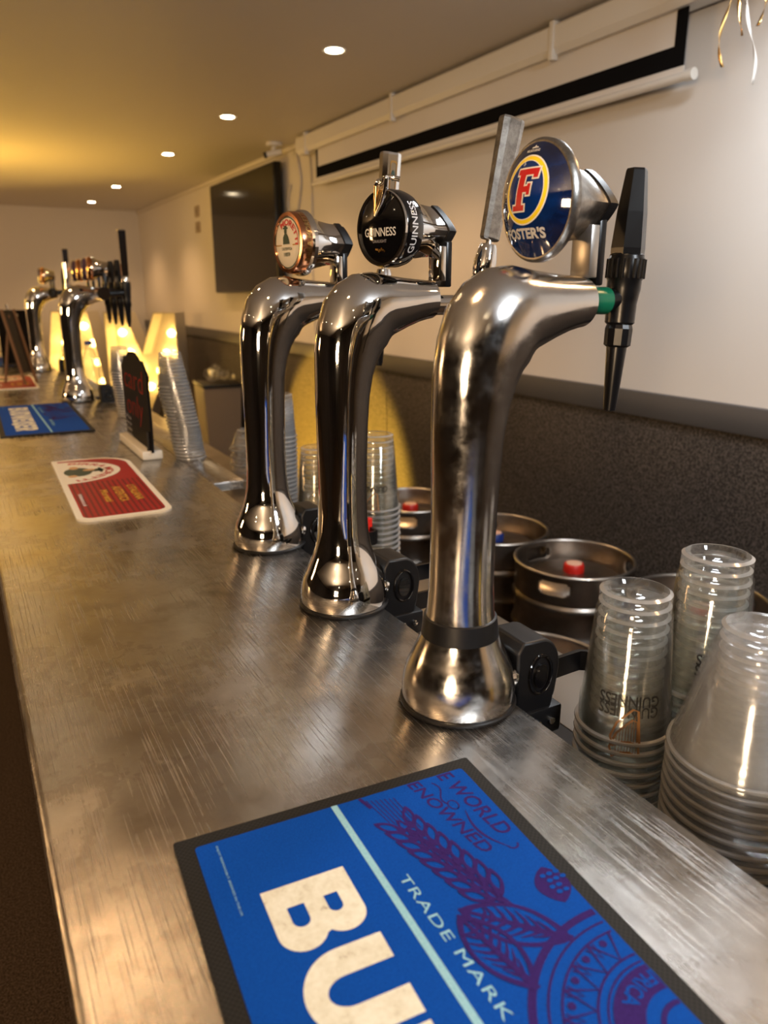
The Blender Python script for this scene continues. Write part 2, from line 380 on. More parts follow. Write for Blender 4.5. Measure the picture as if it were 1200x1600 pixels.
# ---- television
t = thing('wall_television', 'large switched-off flat television on the right wall', 'television', (XW, 5.61, 1.84))
G().box(-.085, -.035, -.70, .70, -.405, .405, .006).obj('housing', 'black', t); G().box(-.088, -.0851, -.688, .688, -.392, .393).obj('screen', 'tv', t, False)
G().box(-.035, -.001, -.2, .2, -.2, .2, .004).obj('wall_bracket', 'blackmat', t)
# ---- sockets, camera, cables
for k, z in enumerate((2.12, 1.99)):
    t = thing('wall_socket', ['upper small beige wall plate left of the television', 'lower small beige wall plate left of the television'][k], 'socket', (XW, 6.985, z), group='small wall plates')
    G().box(-.012, 0, -.06, .06, -.045, .045, .004).obj('plate', 'socket', t); G().box(-.016, -.012, -.03, .03, -.018, .018, .002).obj('insert', 'cardboard', t)
t = thing('security_camera', 'small dark security camera under the ceiling above the television', 'camera', (1.86, 4.75, CEIL-.001))
G().lathe([(.045,-.02),(.05,-.015),(.05,0)], 24).obj('mount', 'trimwhite', t)
G().tube([(0,0,-.02),(-.01,.0,-.05)], .012).obj('arm', 'trimwhite', t)
G().tube([(.035,-.03,-.050),(-.04,.02,-.066)], .018, 16).obj('camera_body', 'trimwhite', t)
G().tube([(-.04,.02,-.066),(-.055,.03,-.070)], .0185, 16).obj('lens_hood', 'black', t)
def cat(pts, n=10):
    P = [Vector(p) for p in pts]; P = [P[0]*2-P[1]]+P+[P[-1]*2-P[-2]]; out = []
    for i in range(1, len(P)-2):
        for k in range(n):
            t = k/n; a, b, c, d = P[i-1], P[i], P[i+1], P[i+2]
            out.append(.5*((2*b)+(c-a)*t+(2*a-5*b+4*c-d)*t*t+(3*b-3*c+d-a)*t*t*t))
    return out+[P[-2]]
X = XW-.008
for k, (pts, lab) in enumerate([
    ([(X,4.72,2.27),(X,4.66,2.1),(X,4.73,1.9),(X,4.68,1.8),(X,4.60,1.74)], 'white cable hanging down the wall between television and screen'),
    ([(X,4.82,2.1),(X,4.88,2.0),(X,4.84,1.87),(X,4.76,1.80),(X,4.70,1.83),(X,4.72,1.92),(X,4.80,1.94),(X,4.86,1.87),(X,4.84,1.76)], 'coiled grey cable loop beside the television edge'),
    ([(X,4.52,2.28),(X,4.50,2.0),(X,4.52,1.6),(X,4.50,1.2)], 'thin straight cable running down the wall left of the screen')]):
    tag(G().tube(cat(pts), .007 if k < 2 else .005, 8).obj('wall_cable', 'cable'), lab, 'cable', 'wall cables')
# ---- curly ribbons hanging at top right
t_r = [((1.75,1.43,2.32),.34,.014,'gold'),((1.75,1.40,2.32),.28,.008,'gold'),((1.75,1.37,2.32),.39,.018,'cable'),((1.75,1.345,2.32),.27,.010,'gold')]
for k, (p, L, am, mm) in enumerate(t_r):
    g = G(); rg = []
    for i in range(41):
        s = i/40; a = 6*s+k; x = p[0]+am*sin(a)*s*1.2; y = p[1]+am*cos(a*1.3)*s; z = p[2]-L*s
        rg.append([(x-.004*cos(a*2), y-.004*sin(a*2), z), (x+.004*cos(a*2), y+.004*sin(a*2), z+.001)])
    v = [q for r in rg for q in r]; f = [(2*i, 2*i+1, 2*i+3, 2*i+2) for i in range(40)]
    o = finish('curling_ribbon', v, f, mm); o.modifiers.new('s', 'SOLIDIFY').thickness = .0006
    tag(o, ['gold curling ribbon, leftmost of those hanging from the ceiling', 'short gold ribbon, second in the hanging bunch', 'long silver curling ribbon hanging lowest of the bunch', 'short gold ribbon, rightmost of the hanging bunch'][k], 'ribbon', 'ribbons hanging at the top right')

# ================================================================== BAR
ZC = 1.05
t = thing('bar_counter', 'long worn stainless steel bar counter running away from the viewer', 'bar counter', (0,0,0))
def top(y0, y1, x0=.006, x1=.4445):
    g = G(); r = .007; prof = [(x1, ZC-.035), (x1, ZC-.0015), (x1-.0015, ZC)]+[(x0+r-r*sin(radians(a)), ZC-r+r*cos(radians(a))) for a in range(0, 91, 15)]+[(x0, ZC-.045), (x0+.012, ZC-.05)]+[(x0+.012, ZC-.036)]
    return g.prism(prof, y0, y1, frame((0,0,0), (1,0,0), (0,0,1), (0,1,0)))
g = top(-.6, 1.949); g.obj('worktop_panel', 'steel', t, angle=50)
top(1.952, 4.13).obj('worktop_panel', 'steel', t, angle=50); top(4.133, 7.2).obj('worktop_panel', 'steel', t, angle=50)
G().box(.446, .515, 1.57, 2.98, ZC-.02, ZC-.0005, .002).obj('side_ledge', 'steel', t); G().box(.446, .53, 3.20, 4.25, ZC-.02, ZC-.0005, .002).obj('side_ledge', 'steel', t)
G().box(.04, .40, -.6, 7.2, .0, ZC-.05).obj('bar_front', 'dark_room', t, False)
G().box(.008, .03, -.6, 7.2, ZC-.10, ZC-.046, .003).obj('edge_moulding', 'brushed', t)
t = thing('back_shelf', 'lower stainless steel shelf behind the bar counter', 'shelf', (0,0,0))
G().box(.402, .655, -.3, 1.30, .862, .88, .002).obj('recess_shade', 'blackmat', t)  # black sheet standing in for the shade of a dark recess
G().box(.656, .80, -.3, 1.30, .862, .88, .002).obj('shelf_strip', 'brushed', t)
G().box(.402, .80, 1.301, 4.0, .862, .88, .002).obj('shelf_top', 'kegsteel', t)
G().box(.402, .79, -.3, 4.0, .0, .861).obj('under_cabinet', 'dark_room', t, False)

# ---- bar runners
def runner_blue(loc, ang, full=True, label=''):
    t = thing('bar_runner', label, 'bar mat', loc, ang, 'blue bar runners')
    # local: u along -Y, v along +X ; origin = far left corner
    L, W_ = .66, .2548
    G().prism(rrect(0, W_, -L, 0, .002, 3), 0, .004, Matrix.Identity(4)).obj('rubber_border', 'matrubber', t)
    G().prism(rrect(.0135, W_-.0125, -L+.0135, -.0125, .003, 4), .004, .0046, Matrix.Identity(4)).obj('printed_cloth', 'matblue', t)
    def mp(h): return lambda u, v: (v, -u, h)
    H1, H2, H3 = .0048, .0053, .0054
    lim = .242
    # custom heavy letters, u right, v up ; box width wd, height hh
    hh = .061
    def B(u, wd):
        o = [(u, 0)]+[(u+wd*.55, 0)]+arc(u+wd-.0165, .0165, .0165, .0165, -90, 60, 14)+arc(u+wd-.019, .0455, .0150, .0155, -50, 90, 14)+[(u, hh)]
        h1 = [(u+.020, .0125), (u+.033, .0125)]+arc(u+.033, .0185, .006, .006, -90, 90, 8)+[(u+.020, .0245)]
        h2 = [(u+.020, .0385), (u+.031, .0385)]+arc(u+.031, .0435, .005, .005, -90, 90, 8)+[(u+.020, .0485)]
        return fill2d([o, h1, h2])
    def U(u, wd):
        st = .0205; r = wd/2
        o = [(u, hh), (u, r*.95)]+arc(u+r, r*.95, r, r*.95, 180, 360, 24)+[(u+wd, hh), (u+wd-st, hh)]+arc(u+r, r*.9, r-st, r*.45, 0, -180, 16)+[(u+st, hh)]
        return fill2d([o])
    def D(u, wd):
        o = [(u, 0), (u+wd*.45, 0)]+arc(u+wd-.029, hh/2, .029, hh/2, -90, 90, 24)+[(u, hh)]
        i = [(u+.02, .014), (u+.026, .014)]+arc(u+.026, hh/2, .012, hh/2-.014, -90, 90, 12)+[(u+.02, hh-.014)]
        return fill2d([o, i])
    def P_(u, pts): return fill2d([[(u+a, b) for a, b in pts]])
    Wp = [(0,hh),(.019,hh),(.025,.026),(.032,hh),(.046,hh),(.053,.026),(.059,hh),(.078,hh),(.064,0),(.046,0),(.039,.034),(.032,0),(.014,0)]
    Ep = [(0,0),(.044,0),(.044,.014),(.02,.014),(.02,.024),(.040,.024),(.040,.037),(.02,.037),(.02,.047),(.044,.047),(.044,hh),(0,hh)]
    Ip = [(0,0),(.0205,0),(.0205,hh),(0,hh)]
    def R(u, wd):
        o = [(u,0),(u+.02,0),(u+.02,.020),(u+.024,.020),(u+.036,0),(u+wd,0),(u+.042,.024)]+arc(u+wd-.018,.042,.017,.019,-55,90,14)+[(u,hh)]
        return fill2d([o, [(u+.02,.034),(u+.030,.034)]+arc(u+.030,.0405,.006,.0065,-90,90,8)+[(u+.02,.047)]])
    word = [B(.0765,.058), U(.140,.062), D(.2075,.058), P_(.268, Wp), P_(.350, Ep), P_(.400, Ip)]
    s_, f_, wS = text2d('S', hh, .046, .06); word.append(([Vector((p.x+.426, p.y, 0)) for p in s_], f_))
    word += [P_(.478, Ep), R(.528, .058)]
    word = [offs(q, 0, .0445) for q in word]
    strip_obj('brand_lettering', word, mp(H1), 'matcream', t)
    # stripe
    strip_obj('pale_stripe', [([Vector((.0125,.1215,0)),Vector((.0125,.1268,0)),Vector((.646,.1395,0)),Vector((.646,.1345,0))],[(0,1,2,3)])], mp(H1), 'matlight', t)
    v, f, _ = text2d('TRADE MARK', .0078, .124, .0, 1.1)
    v2, f2, _ = text2d('REGISTERED', .0078, .124, .015, 1.1)
    strip_obj('small_lettering', [([Vector((p.x+.103, p.y+.1368+p.x*.045, 0)) for p in v], f)], mp(H1), 'matlight', t)
    strip_obj('small_lettering', [([Vector((p.x+.40, p.y+.150, 0)) for p in v2], f2)], mp(H1), 'matlight', t)
    v, f, _ = text2d('ENJOY RESPONSIBLY. BREWED IN THE UK', .0016, .072, 0, 1)
    strip_obj('fine_print', [([Vector((p.x+.018, p.y+.028, 0)) for p in v], f)], mp(H1), 'matlight', t)
    art = []
    def tx(s, h, wd, u, v0, bold=.012, slope=0, bend=0):
        v, f, w2 = text2d(s, h, wd, bold)
        art.append(([Vector((p.x+u, p.y+v0+p.x*slope+bend*4*(p.x/w2)*(1-p.x/w2), 0)) for p in v], f))
    tx('E WORLD', .0140, .084, .0135, .2172, .012, .10, .0)
    tx('ENOWNED', .0115, .095, .0135, .1890, .012, .155, 0)
    art.append(stroke([(.02+.03*i/20, .209+.003*sin(i*.3)) for i in range(21)], .0012))
    art.append(stroke([(.052+.0055*cos(a/10), .2115+.004*sin(a/10)) for a in range(0, 70)], .0011))
    art.append(stroke([(.062+.048*i/30, .2165-.004*sin(pi*i/30)+.008*(i/30)**3) for i in range(31)], lambda s: .0006+.0016*sin(pi*s)))
    art.append(stroke([(.110+.004*cos(a), .2285+.004*sin(a)) for a in [ -1.6+.2*i for i in range(17)]], .0014))
    art.append(stroke([(.0135,.146),(.028,.150)], .003))
    # wheat ear
    def petal(cu, cv, ln, wd, ang, ring=True):
        n_ = 16; out = []
        for i in range(n_+1): s = i/n_; out.append((ln*s, wd*sin(pi*s)**.8))
        for i in range(n_-1, 0, -1): s = i/n_; out.append((ln*s, -wd*sin(pi*s)**.8))
        def tr(pp, k=1, du=0): return [(cu+(a*k+du)*cos(ang)-b*k*sin(ang), cv+(a*k+du)*sin(ang)+b*k*cos(ang)) for a, b in pp]
        loops = [tr(out)]
        if ring: loops.append(tr(out, .55, ln*.26))
        art.append(fill2d(loops))
    ax = Vector((.105, .029)).normalized(); an = atan2(ax.y, ax.x)
    for i in range(8):
        b0 = Vector((.064, .166))+ax*(.0128*i); nx = Vector((-ax.y, ax.x))
        for sg in (-1, 1):
            q = b0+nx*sg*.0035; petal(q.x, q.y, .027, .0050, an+pi-sg*.50, True)
        petal(b0.x+.004, b0.y+.001, .020, .0036, an+pi, True)
    art.append(stroke([(.06,.165),(.158,.194)], .004))
    for i in range(7): art.append(stroke([(.050+.0025*i, .156+.0032*i), (.018+.001*i, .150+.0036*i)], .0007))
    # two big leaves
    def leaf(P0, P1, wd, ang_s=1):
        P0 = Vector(P0); P1 = Vector(P1); d = P1-P0; nrm = Vector((-d.y, d.x)).normalized(); out = []
        for i in range(17): s = i/16; out.append(tuple(P0+d*s+nrm*wd*sin(pi*s)**.75))
        for i in range(15, 0, -1): s = i/16; out.append(tuple(P0+d*s-nrm*wd*sin(pi*s)**.75))
        inn = [tuple(P0+d*.5+(Vector(q)-P0-d*.5)*.82) for q in out]
        art.append(fill2d([out, inn]))
        art.append(stroke([tuple(P0), tuple(P1)], lambda s: .0022+.003*s))
        for i in range(2, 9):
            s = i/10
            for sg in (1, -1):
                a = P0+d*(s+.03); b = P0+d*(s-.12 if s > .2 else s)+nrm*sg*wd*.72*sin(pi*s)
                art.append(stroke([tuple(a), tuple((a+b)/2+d*.02), tuple(b)], lambda s: .0030*(1-s)+.0006))
    leaf((.146,.160), (.198,.214), .0165); leaf((.150,.157), (.218,.172), .0155)
    # hop cone near right edge
    petal(.138, .2335, .034, .0125, -.15, False)
    # seal
    cu, cv = .2775, .2375
    def inside(lp): return [(a, min(max(b, .13), lim-.0005)) for a, b in lp]
    def ringp(r0, r1): 
        v = []; f = []; k = 0
        for i in range(181):
            a = 2*pi*i/180; c, s = cos(a), sin(a)
            q0 = (cu+r0*c, cv+r0*s); q1 = (cu+r1*c, cv+r1*s)
            ok = max(q0[1], q1[1]) <= lim
            v += [Vector((*q0, 0)), Vector((*q1, 0))]
            if i and ok and max(v[-3].y, v[-4].y) <= lim: f.append((2*i-2, 2*i-1, 2*i+1, 2*i))
        art.append((v, f))
    for r0, r1 in ((.089,.094),(.0815,.083),(.0735,.0750),(.0535,.0550),(.048,.0492)): ringp(r0, r1)
    for i in range(14):
        a = radians(150+i*15); b = a+radians(15); m_ = (a+b)/2
        pts = [(cu+.074*cos(a), cv+.074*sin(a)), (cu+.055*cos(m_), cv+.055*sin(m_)), (cu+.074*cos(b), cv+.074*sin(b))]
        if max(p[1] for p in pts) < lim: 
            art.append(stroke(pts, .0016)); art.append(fill2d([ellipse(cu+.069*cos(m_), cv+.069*sin(m_), .0026, .0026, 10)]))
            q = [(cu+.0725*cos(b-.05), cv+.0725*sin(b-.05)), (cu+.062*cos(b), cv+.062*sin(b)), (cu+.0725*cos(b+.05), cv+.0725*sin(b+.05))]
            if max(p[1] for p in q) < lim: art.append(stroke(q, .001))
    # inner dark band with AFRICA
    band = arc(cu, cv, .046, .046, 165, 245, 16)+arc(cu, cv, .028, .028, 245, 165, 12)
    art.append(fill2d([inside(band)]))
    ringp(.017, .020)
    for i in range(9): art.append(fill2d([ellipse(cu-.036+.005*cos(i*.9), min(cv+.0, .232)-.004+.007*sin(i*.9)*.4+.006, .003, .003, 10)]))
    # lower half repeat leaves to the right of the seal
    leaf((.41,.160), (.36,.212), .0135); leaf((.405,.158), (.345,.170), .0125)
    strip_obj('purple_artwork', art, mp(H1), 'matpurple', t, None, .000012)
    v, f, _ = text2d('AFRICA', .010, .036, .02)
    o = []
    for p in v:
        aa = radians(180)+ (p.x-.010)/.036; r = .0415-p.y*1.0
        o.append(Vector((cu+r*cos(aa), min(cv+r*sin(aa), lim), 0)))
    strip_obj('seal_lettering', [(o, f)], mp(H2), 'matblue', t)
    # hop drops
    strip_obj('hop_scales', [fill2d([ellipse(.146+.0055*(i%4), .229+.0055*(i//4)+(i%2)*.002, .0018, .0024, 12)]) for i in range(10)], mp(H2), 'matblue', t)
    return t
MATROT = atan2(-.06317, .998)
runner_blue((.0904, .4894, ZC), MATROT, True, 'blue bar runner with black border and large cream letters, closest to the viewer')
runner_blue((.083, 3.03, ZC), radians(-1), True, 'blue bar runner lying beyond the chalkboard sign, second from the viewer')
runner_blue((.03, 5.35, ZC), radians(-1), True, 'blue bar runner farthest along the counter behind the wooden easel')

def runner_red(loc, ang, label):
    t = thing('bar_runner', label, 'bar mat', loc, ang, 'red and cream bar runners')
    # origin near-left corner; u runs from far (0) to near (L); v = +X
    L, W_ = .56, .172
    out = rrect(0, W_, 0, L, [.028, .085, .001, .026], 12)
    G().prism(out, 0, .0035, Matrix.Identity(4)).obj('rubber_backing', 'matwhite', t)
    mp = lambda h: (lambda x, y: (x, y, h))
    red = rrect(.012, W_-.011, .014, L-.015, [.020, .074, .001, .018], 12)
    strip_obj('red_print', [fill2d([red])], mp(.0037), 'matred', t)
    strip_obj('dark_red_stripes', [([Vector((.016+.0105*i,.02,0)),Vector((.0205+.0105*i,.02,0)),Vector((.0205+.0105*i,.30,0)),Vector((.016+.0105*i,.30,0))],[(0,1,2,3)]) for i in range(14)], mp(.0038), 'matreddark', t)
    # cream half disc at the far end
    R_ = .125
    hd = [(.012, L-.03)]+[(.012, L-.26)]+arc(.012, L-.145, R_, .115, -90, 90, 30)[1:-1]
    strip_obj('cream_disc', [fill2d([hd])], mp(.0039), 'matwhite', t)
    # arched lettering: reads with tops towards +X edge, running far -> near
    v, f, w2 = text2d('BIRRA MORETTI', .018, .27, .03)
    o = []
    for p in v:
        a = radians(78)-(p.x/.27)*radians(156); r = .088+p.y
        o.append(Vector((.012+r*cos(a)*1.05, L-.145+r*sin(a)*.98, 0)))
    strip_obj('red_lettering', [(o, f)], mp(.0041), 'redprint', t)
    strip_obj('figure_print', [fill2d([ellipse(.045, L-.15, .030, .045, 24)]), fill2d([ellipse(.085, L-.145, .017, .014, 20)]), fill2d([ellipse(.094, L-.145, .005, .026, 20)])], mp(.0041), 'darkfig', t)
    strip_obj('figure_highlight', [fill2d([ellipse(.070, L-.137, .014, .010, 20)]), fill2d([ellipse(.040, L-.105, .010, .016, 20)]), fill2d([ellipse(.03, L-.19, .010, .012, 20)])], mp(.0042), 'tan', t)
    P = []
    for s, x, h, wd, y in (("L'ITALIANA", .122, .016, .13, .235), ('AUTENTICA', .092, .018, .13, .235), ('Moretti', .066, .014, .10, .215)):
        v, f, _ = text2d(s, h, wd, .03); P.append(([Vector((x+p.y, y-p.x, 0)) for p in v], f))
    strip_obj('gold_lettering', P, mp(.0041), 'matgold', t)
    v, f, _ = text2d('drinkaware.co.uk', .008, .10, .02)
    strip_obj('fine_print', [([Vector((.022+p.y, .20-p.x, 0)) for p in v], f)], mp(.0041), 'white', t)
    return t
runner_red((.146, 1.397, ZC), radians(-1.5), 'red and cream bar runner with rounded near end, lying left of the third tap')
runner_red((.115, 3.58, ZC), radians(-1.5), 'red and cream bar runner farther along, in front of the wooden easel')

# ================================================================== BEER TAPS
def tap_body_rings():
    S = [ # x, z, in-plane half, y half, tilt(deg)
     (0,0,.0555,.0555,0),(0,.004,.057,.057,0),(0,.016,.0575,.0575,0),(0,.026,.0565,.0565,0),(0,.040,.0530,.0530,0),(0,.054,.0465,.0465,0),(0,.068,.0405,.0405,0),(0,.082,.0362,.0362,0),
     (0,.10,.0333,.0333,0),(0,.125,.0318,.0318,0),(0,.16,.0312,.0312,0),(.0005,.20,.0315,.0315,0),(.001,.24,.0325,.0325,0),(.002,.275,.0340,.0335,2),(.0045,.303,.0365,.0345,6),
     (.008,.325,.0405,.0355,12),(.0135,.345,.0445,.0360,22),(.021,.3615,.0485,.0365,34),(.031,.3740,.0478,.0358,46),(.043,.3820,.0450,.0345,57),(.057,.3850,.0405,.0330,68),(.072,.3850,.0350,.0312,77),(.090,.3865,.0300,.0294,84),(.108,.3885,.0262,.0276,88),(.122,.3895,.0240,.0264,90),(.128,.3897,.0234,.0256,90)]
    rg = []
    for x, z, a, b, t in S:
        t = radians(t); ax = Vector((cos(t), 0, -sin(t))); rg.append([Vector((x, 0, z))+ax*a*cos(q)+Vector((0,1,0))*b*sin(q) for q in [2*pi*k/48 for k in range(48)]])
    return rg
def badge_cone(g, rim, n=48, xs=-.0, xe=.055, r0y=.044, r0z=.051, sq=.030):
    # lofts from an ellipse at local x=rim[0] to a rounded diamond
    rg = []
    for j in range(11):
        s = j/10; k = s; sh = (1-s)**1.9
        r = []
        for i in range(n):
            q = 2*pi*i/n; c, d = cos(q), sin(q)
            dm = 1/((abs(c)**1.18+abs(d)**1.18)**(1/1.18))
            ey, ez = r0y*c, r0z*d; dy, dz = sq*dm*c, sq*dm*d
            r.append(Vector((xs+(xe-xs)*s, dy+(ey-dy)*sh, dz+(ez-dz)*sh)))
        rg.append(r)
    g.rings(rg)
def diamond(sq, n=48, p=1.18): return [(sq*cos(2*pi*i/n)/((abs(cos(2*pi*i/n))**p+abs(sin(2*pi*i/n))**p)**(1/p)), sq*sin(2*pi*i/n)/((abs(cos(2*pi*i/n))**p+abs(sin(2*pi*i/n))**p)**(1/p))) for i in range(n)]
YZ = frame((0,0,0), (0,1,0), (0,0,1), (1,0,0))   # u->Y, v->Z, t->X
def badge_frame(t, bx, bz, worn, r0y=.044, r0z=.051, xe=.055, brot=8):
    cm = 'pewter' if worn else 'chrome'
    e = bpy.data.objects.new('badge', None); COL.objects.link(e); e.parent = t; e.location = (bx, 0, bz); e.empty_display_size = .02; e.rotation_euler = (0, 0, radians(brot))
    g = G(); badge_cone(g, None, r0y=r0y, r0z=r0z, xe=xe); 
    rim = [[Vector((x, ry*cos(2*pi*i/64), rz*sin(2*pi*i/64))) for i in range(64)] for x, ry, rz in ((.004,r0y*.97,r0z*.97),(.002,r0y*1.03,r0z*1.03),(-.004,r0y*1.035,r0z*1.03),(-.007,r0y*.98,r0z*.98))]
    g.rings(rim); g.obj('badge_housing', cm, e)
    g = G(); g.prism(diamond(.0318), xe, xe+.010, YZ); g.prism(diamond(.0275), xe+.010, xe+.017, YZ); g.obj('backing_nut', 'blackmat', e)
    # mounting blade under the nut
    G().box(xe-.007, xe+.003, -.013, .013, .412-bz, -.018, .001).obj('mounting_bracket', cm if not worn else 'brushed', t).location = (bx, 0, bz)
    G().box(xe+.0032, xe+.0125, -.0125, .0125, .405-bz, -.012, .002).obj('bracket_backing', 'black', t).location = (bx, 0, bz)
    return e
def housing(t, loop=True, red=False, x0=.0485, arm_only=False):
    e = bpy.data.objects.new('clamp', None); COL.objects.link(e); e.parent = t; e.location = (x0, 0, 0); e.scale = (.88, .9, .9)
    mx = frame((0,0,0), (1,0,0), (0,0,1), (0,-1,0))
    pr = [(.006,-.03),(.006,.052),(.014,.064),(.030,.063)]+[(.040+.030*cos(radians(a)), .024+.039*sin(radians(a))) for a in range(85, -20, -10)]+[(.066,-.008),(.060,-.03)]
    g = G(); g.prism(pr, -.028, .030, mx); o = g.obj('clamp_housing', 'blackmat', e, angle=30)
    bv = o.modifiers.new('b', 'BEVEL'); bv.width = .003; bv.segments = 2; bv.limit_method = 'ANGLE'
    ov = [(.040+.016*cos(2*pi*i/24), .020+.024*sin(2*pi*i/24)) for i in range(24)]
    g = G(); g.tube([mx @ Vector((a, b, .031)) for a, b in ov+ov[:2]], .0022, 8, False); g.prism(ellipse(.040,.018,.010,.015,20), .030, .033, mx); g.obj('cast_ring', 'blackgloss', e)
    g = G(); g.box(.0, .075, -.034, .036, -.062, -.026, .003); g.obj('clamp_foot', 'blackmat', e)
    g = G()
    for x in (.038, .058): g.lathe([(.0045,0),(.0045,.003),(.002,.004)], 12, frame((x,-.034,-.043), (1,0,0), (0,0,-1), (0,-1,0)))
    g.obj('bolt', 'chrome', e)
    if loop:
        g = G(); zt, zb = -.012, -.040
        P = [(.055,.0),(.178,.004),(.186,.010),(.186,.100),(.178,.108),(.055,.108)]
        if arm_only: P = [(.055,.034),(.160,.040),(.172,.040),(.180,.034),(.178,.020)]
        v = []; f = []
        for x, y in P: v += [(x,y,zb),(x,y,zt)]
        n_ = len(P)
        for i in range(n_-1): f.append((2*i,2*i+1,2*i+3,2*i+2))
        o = finish('tray_hoop', v, f, 'black', e, False); sm = o.modifiers.new('s', 'SOLIDIFY'); sm.thickness = .006; sm.offset = 0
        if red: G().box(.178, .1895, .032, .042, -.038, .006, .001).obj('red_marker', 'red', e, False)
    return e
def faucet(t, hx=.0, tube_m='chrome', col_m=None, body='black', x0=.128, xf=.185, z=.392):
    e = bpy.data.objects.new('faucet', None); COL.objects.link(e); e.parent = t; e.location = (0,0,0)
    if col_m:
        G().tube([(x0-.01,0,z),(x0+.033,0,z-.001)], .0130, 24).obj('collar', col_m, e)
        G().tube([(x0+.032,0,z-.001),(xf-.005,0,z+.002)], .0105, 20).obj('shank', 'black', e)
    else:
        G().tube([(x0-.01,0,z-.009),(xf-.006,0,z-.009)], .0125, 24).obj('shank', tube_m, e)
        G().tube([(x0,0,z-.009),(x0+.003,0,z-.009)], .0145, 24).obj('collar', tube_m, e)
    return e
def lettering_plane(fn, specs, name, m, parent):
    g = G()
    for s, h, wd, cx_, cz_, bold in specs:
        v, f, w2 = text2d(s, h, wd, bold); v, f = refine((v, f), .004)
        g.add([fn(p.x-w2/2+cx_, p.y+cz_-h/2) for p in v], f)
    return g.obj(name, m, parent, False)

TX = (.400, .408, .408); TY = (.567, .848, 1.128)
taps = []
for k in range(3):
    lab = ['nearest chrome beer tap with oval blue badge, black faucet and black taped base', 'middle chrome beer tap with round black badge', 'third chrome beer tap with copper ringed round badge'][k]
    t = thing('beer_tap', lab, 'beer tap', (TX[k], TY[k], ZC), 0, 'swan neck beer taps on the counter')
    taps.append(t)
    g = G(); g.rings(tap_body_rings()); g.obj('swan_neck_body', 'chrome_worn' if k == 0 else 'chrome', t, angle=50)
    g = G(); g.lathe([(.0585,0),(.0592,.001),(.0592,.003),(.058,.0042)], 64); g.obj('base_gasket', 'blackmat', t)
    g = G(); g.lathe([(.0,.0),(.008,.0),(.009,.003),(.006,.006),(0,.0065)], 20, frame((.048,-.026,.022), (0,0,1), (.45,.9,0), (.87,-.43,.15))); g.obj('base_button', 'chrome', t)
    housing(t, True, k == 2, .449-TX[k], k == 0)
t1, t2, t3 = taps
G().lathe([(.0385,.067),(.0395,.068),(.0362,.093),(.0350,.094)], 48).obj('black_tape_band', 'blackmat', t1)

# --- tap 1 badge
bx, bz = .074, .477
e = badge_frame(t1, bx, bz, True, .0425, .0505, .058)
def dome(y, z, ry=.0415, rz=.0495, h=.017, lift=0):
    q = min(1, (y/ry)**2+(z/rz)**2); return (-.006-h*(1-q)**.6 if False else -.006-h*(1-q)-lift, y, z)
rg = []
for j in range(13):
    s = 1-j/12*.999; rg.append([dome(.0415*s*cos(2*pi*i/64), .0495*s*sin(2*pi*i/64)) for i in range(64)])
g = G(); g.rings(rg, True); g.obj('badge_lens', 'lensblue', e, angle=80)
# viewer looks from -x: text right = -y
FC = -.0035
def onb(lift, cy_=0, cz_=0): return lambda u, v: dome(-(u+cy_), v+cz_, lift=lift)
def ringpiece(cu, cv, a0, b0, a1, b1, n=72):
    v = []; f = []
    for i in range(n+1):
        a = 2*pi*i/n; v += [Vector((cu+a0*cos(a), cv+b0*sin(a), 0)), Vector((cu+a1*cos(a), cv+b1*sin(a), 0))]
        if i: f.append((2*i-2, 2*i-1, 2*i+1, 2*i))
    return v, f
def discpiece(cu, cv, a, b, n=64, k=6):
    v = [Vector((cu, cv, 0))]; f = []
    for j in range(1, k+1):
        for i in range(n): v.append(Vector((cu+a*j/k*cos(2*pi*i/n), cv+b*j/k*sin(2*pi*i/n), 0)))
    for i in range(n): f.append((0, 1+i, 1+(i+1)%n))
    for j in range(k-1):
        for i in range(n): f.append((1+j*n+i, 1+j*n+(i+1)%n, 1+(j+1)*n+(i+1)%n, 1+(j+1)*n+i))
    return v, f
U0, V0 = -.001, .008
strip_obj('badge_oval', [discpiece(U0, V0, .0205, .0245)], onb(.0002), 'lensmid', e)
strip_obj('badge_white_ring', [ringpiece(U0, V0, .0235, .0278, .0246, .0290), ringpiece(U0, V0, .0198, .0240, .0205, .0247)], onb(.0004), 'white', e)
strip_obj('badge_yellow_ring', [ringpiece(U0, V0, .0200, .0240, .0238, .0280)], onb(.0003), 'yellow', e)
Fo = [(-.0105,-.017),(.0035,-.017),(.0035,-.0125),(.0005,-.0125),(.0005,-.002),(.0045,-.002),(.0045,-.0045),(.0078,-.0045),(.0078,.0048),(.0045,.0048),(.0045,.0030),(.0005,.0026),(.0005,.0120),(.0085,.0120),(.0085,.0092),(.0130,.0092),(.0130,.0170),(-.0095,.0170),(-.0095,.0125),(-.0065,.0125),(-.0065,-.0125),(-.0105,-.0125)]
Fo = [(a*1.0+b*.10, b) for a, b in Fo]
def grow(poly, d):
    n_ = len(poly); out = []
    for i in range(n_):
        p0, p1, p2 = (Vector(poly[(i-1) % n_]), Vector(poly[i]), Vector(poly[(i+1) % n_]))
        a = (p1-p0).normalized(); b = (p2-p1).normalized(); na = Vector((a.y, -a.x)); nb = Vector((b.y, -b.x))
        m_ = (na+nb); m_ = m_/max(m_.dot(na), .4); out.append(tuple(p1+m_*d))
    return out
strip_obj('badge_initial_outline', [offs(fill2d([grow(Fo, .0013)]), U0, V0)], onb(.0007), 'white', e, .003)
strip_obj('badge_initial', [offs(fill2d([Fo]), U0, V0)], onb(.0010), 'redprint', e, .003)
lettering_plane(onb(.0006), [("FOSTER'S", .0085, .046, -.003, -.0275, .04)], 'badge_lettering', 'silverprint', e)
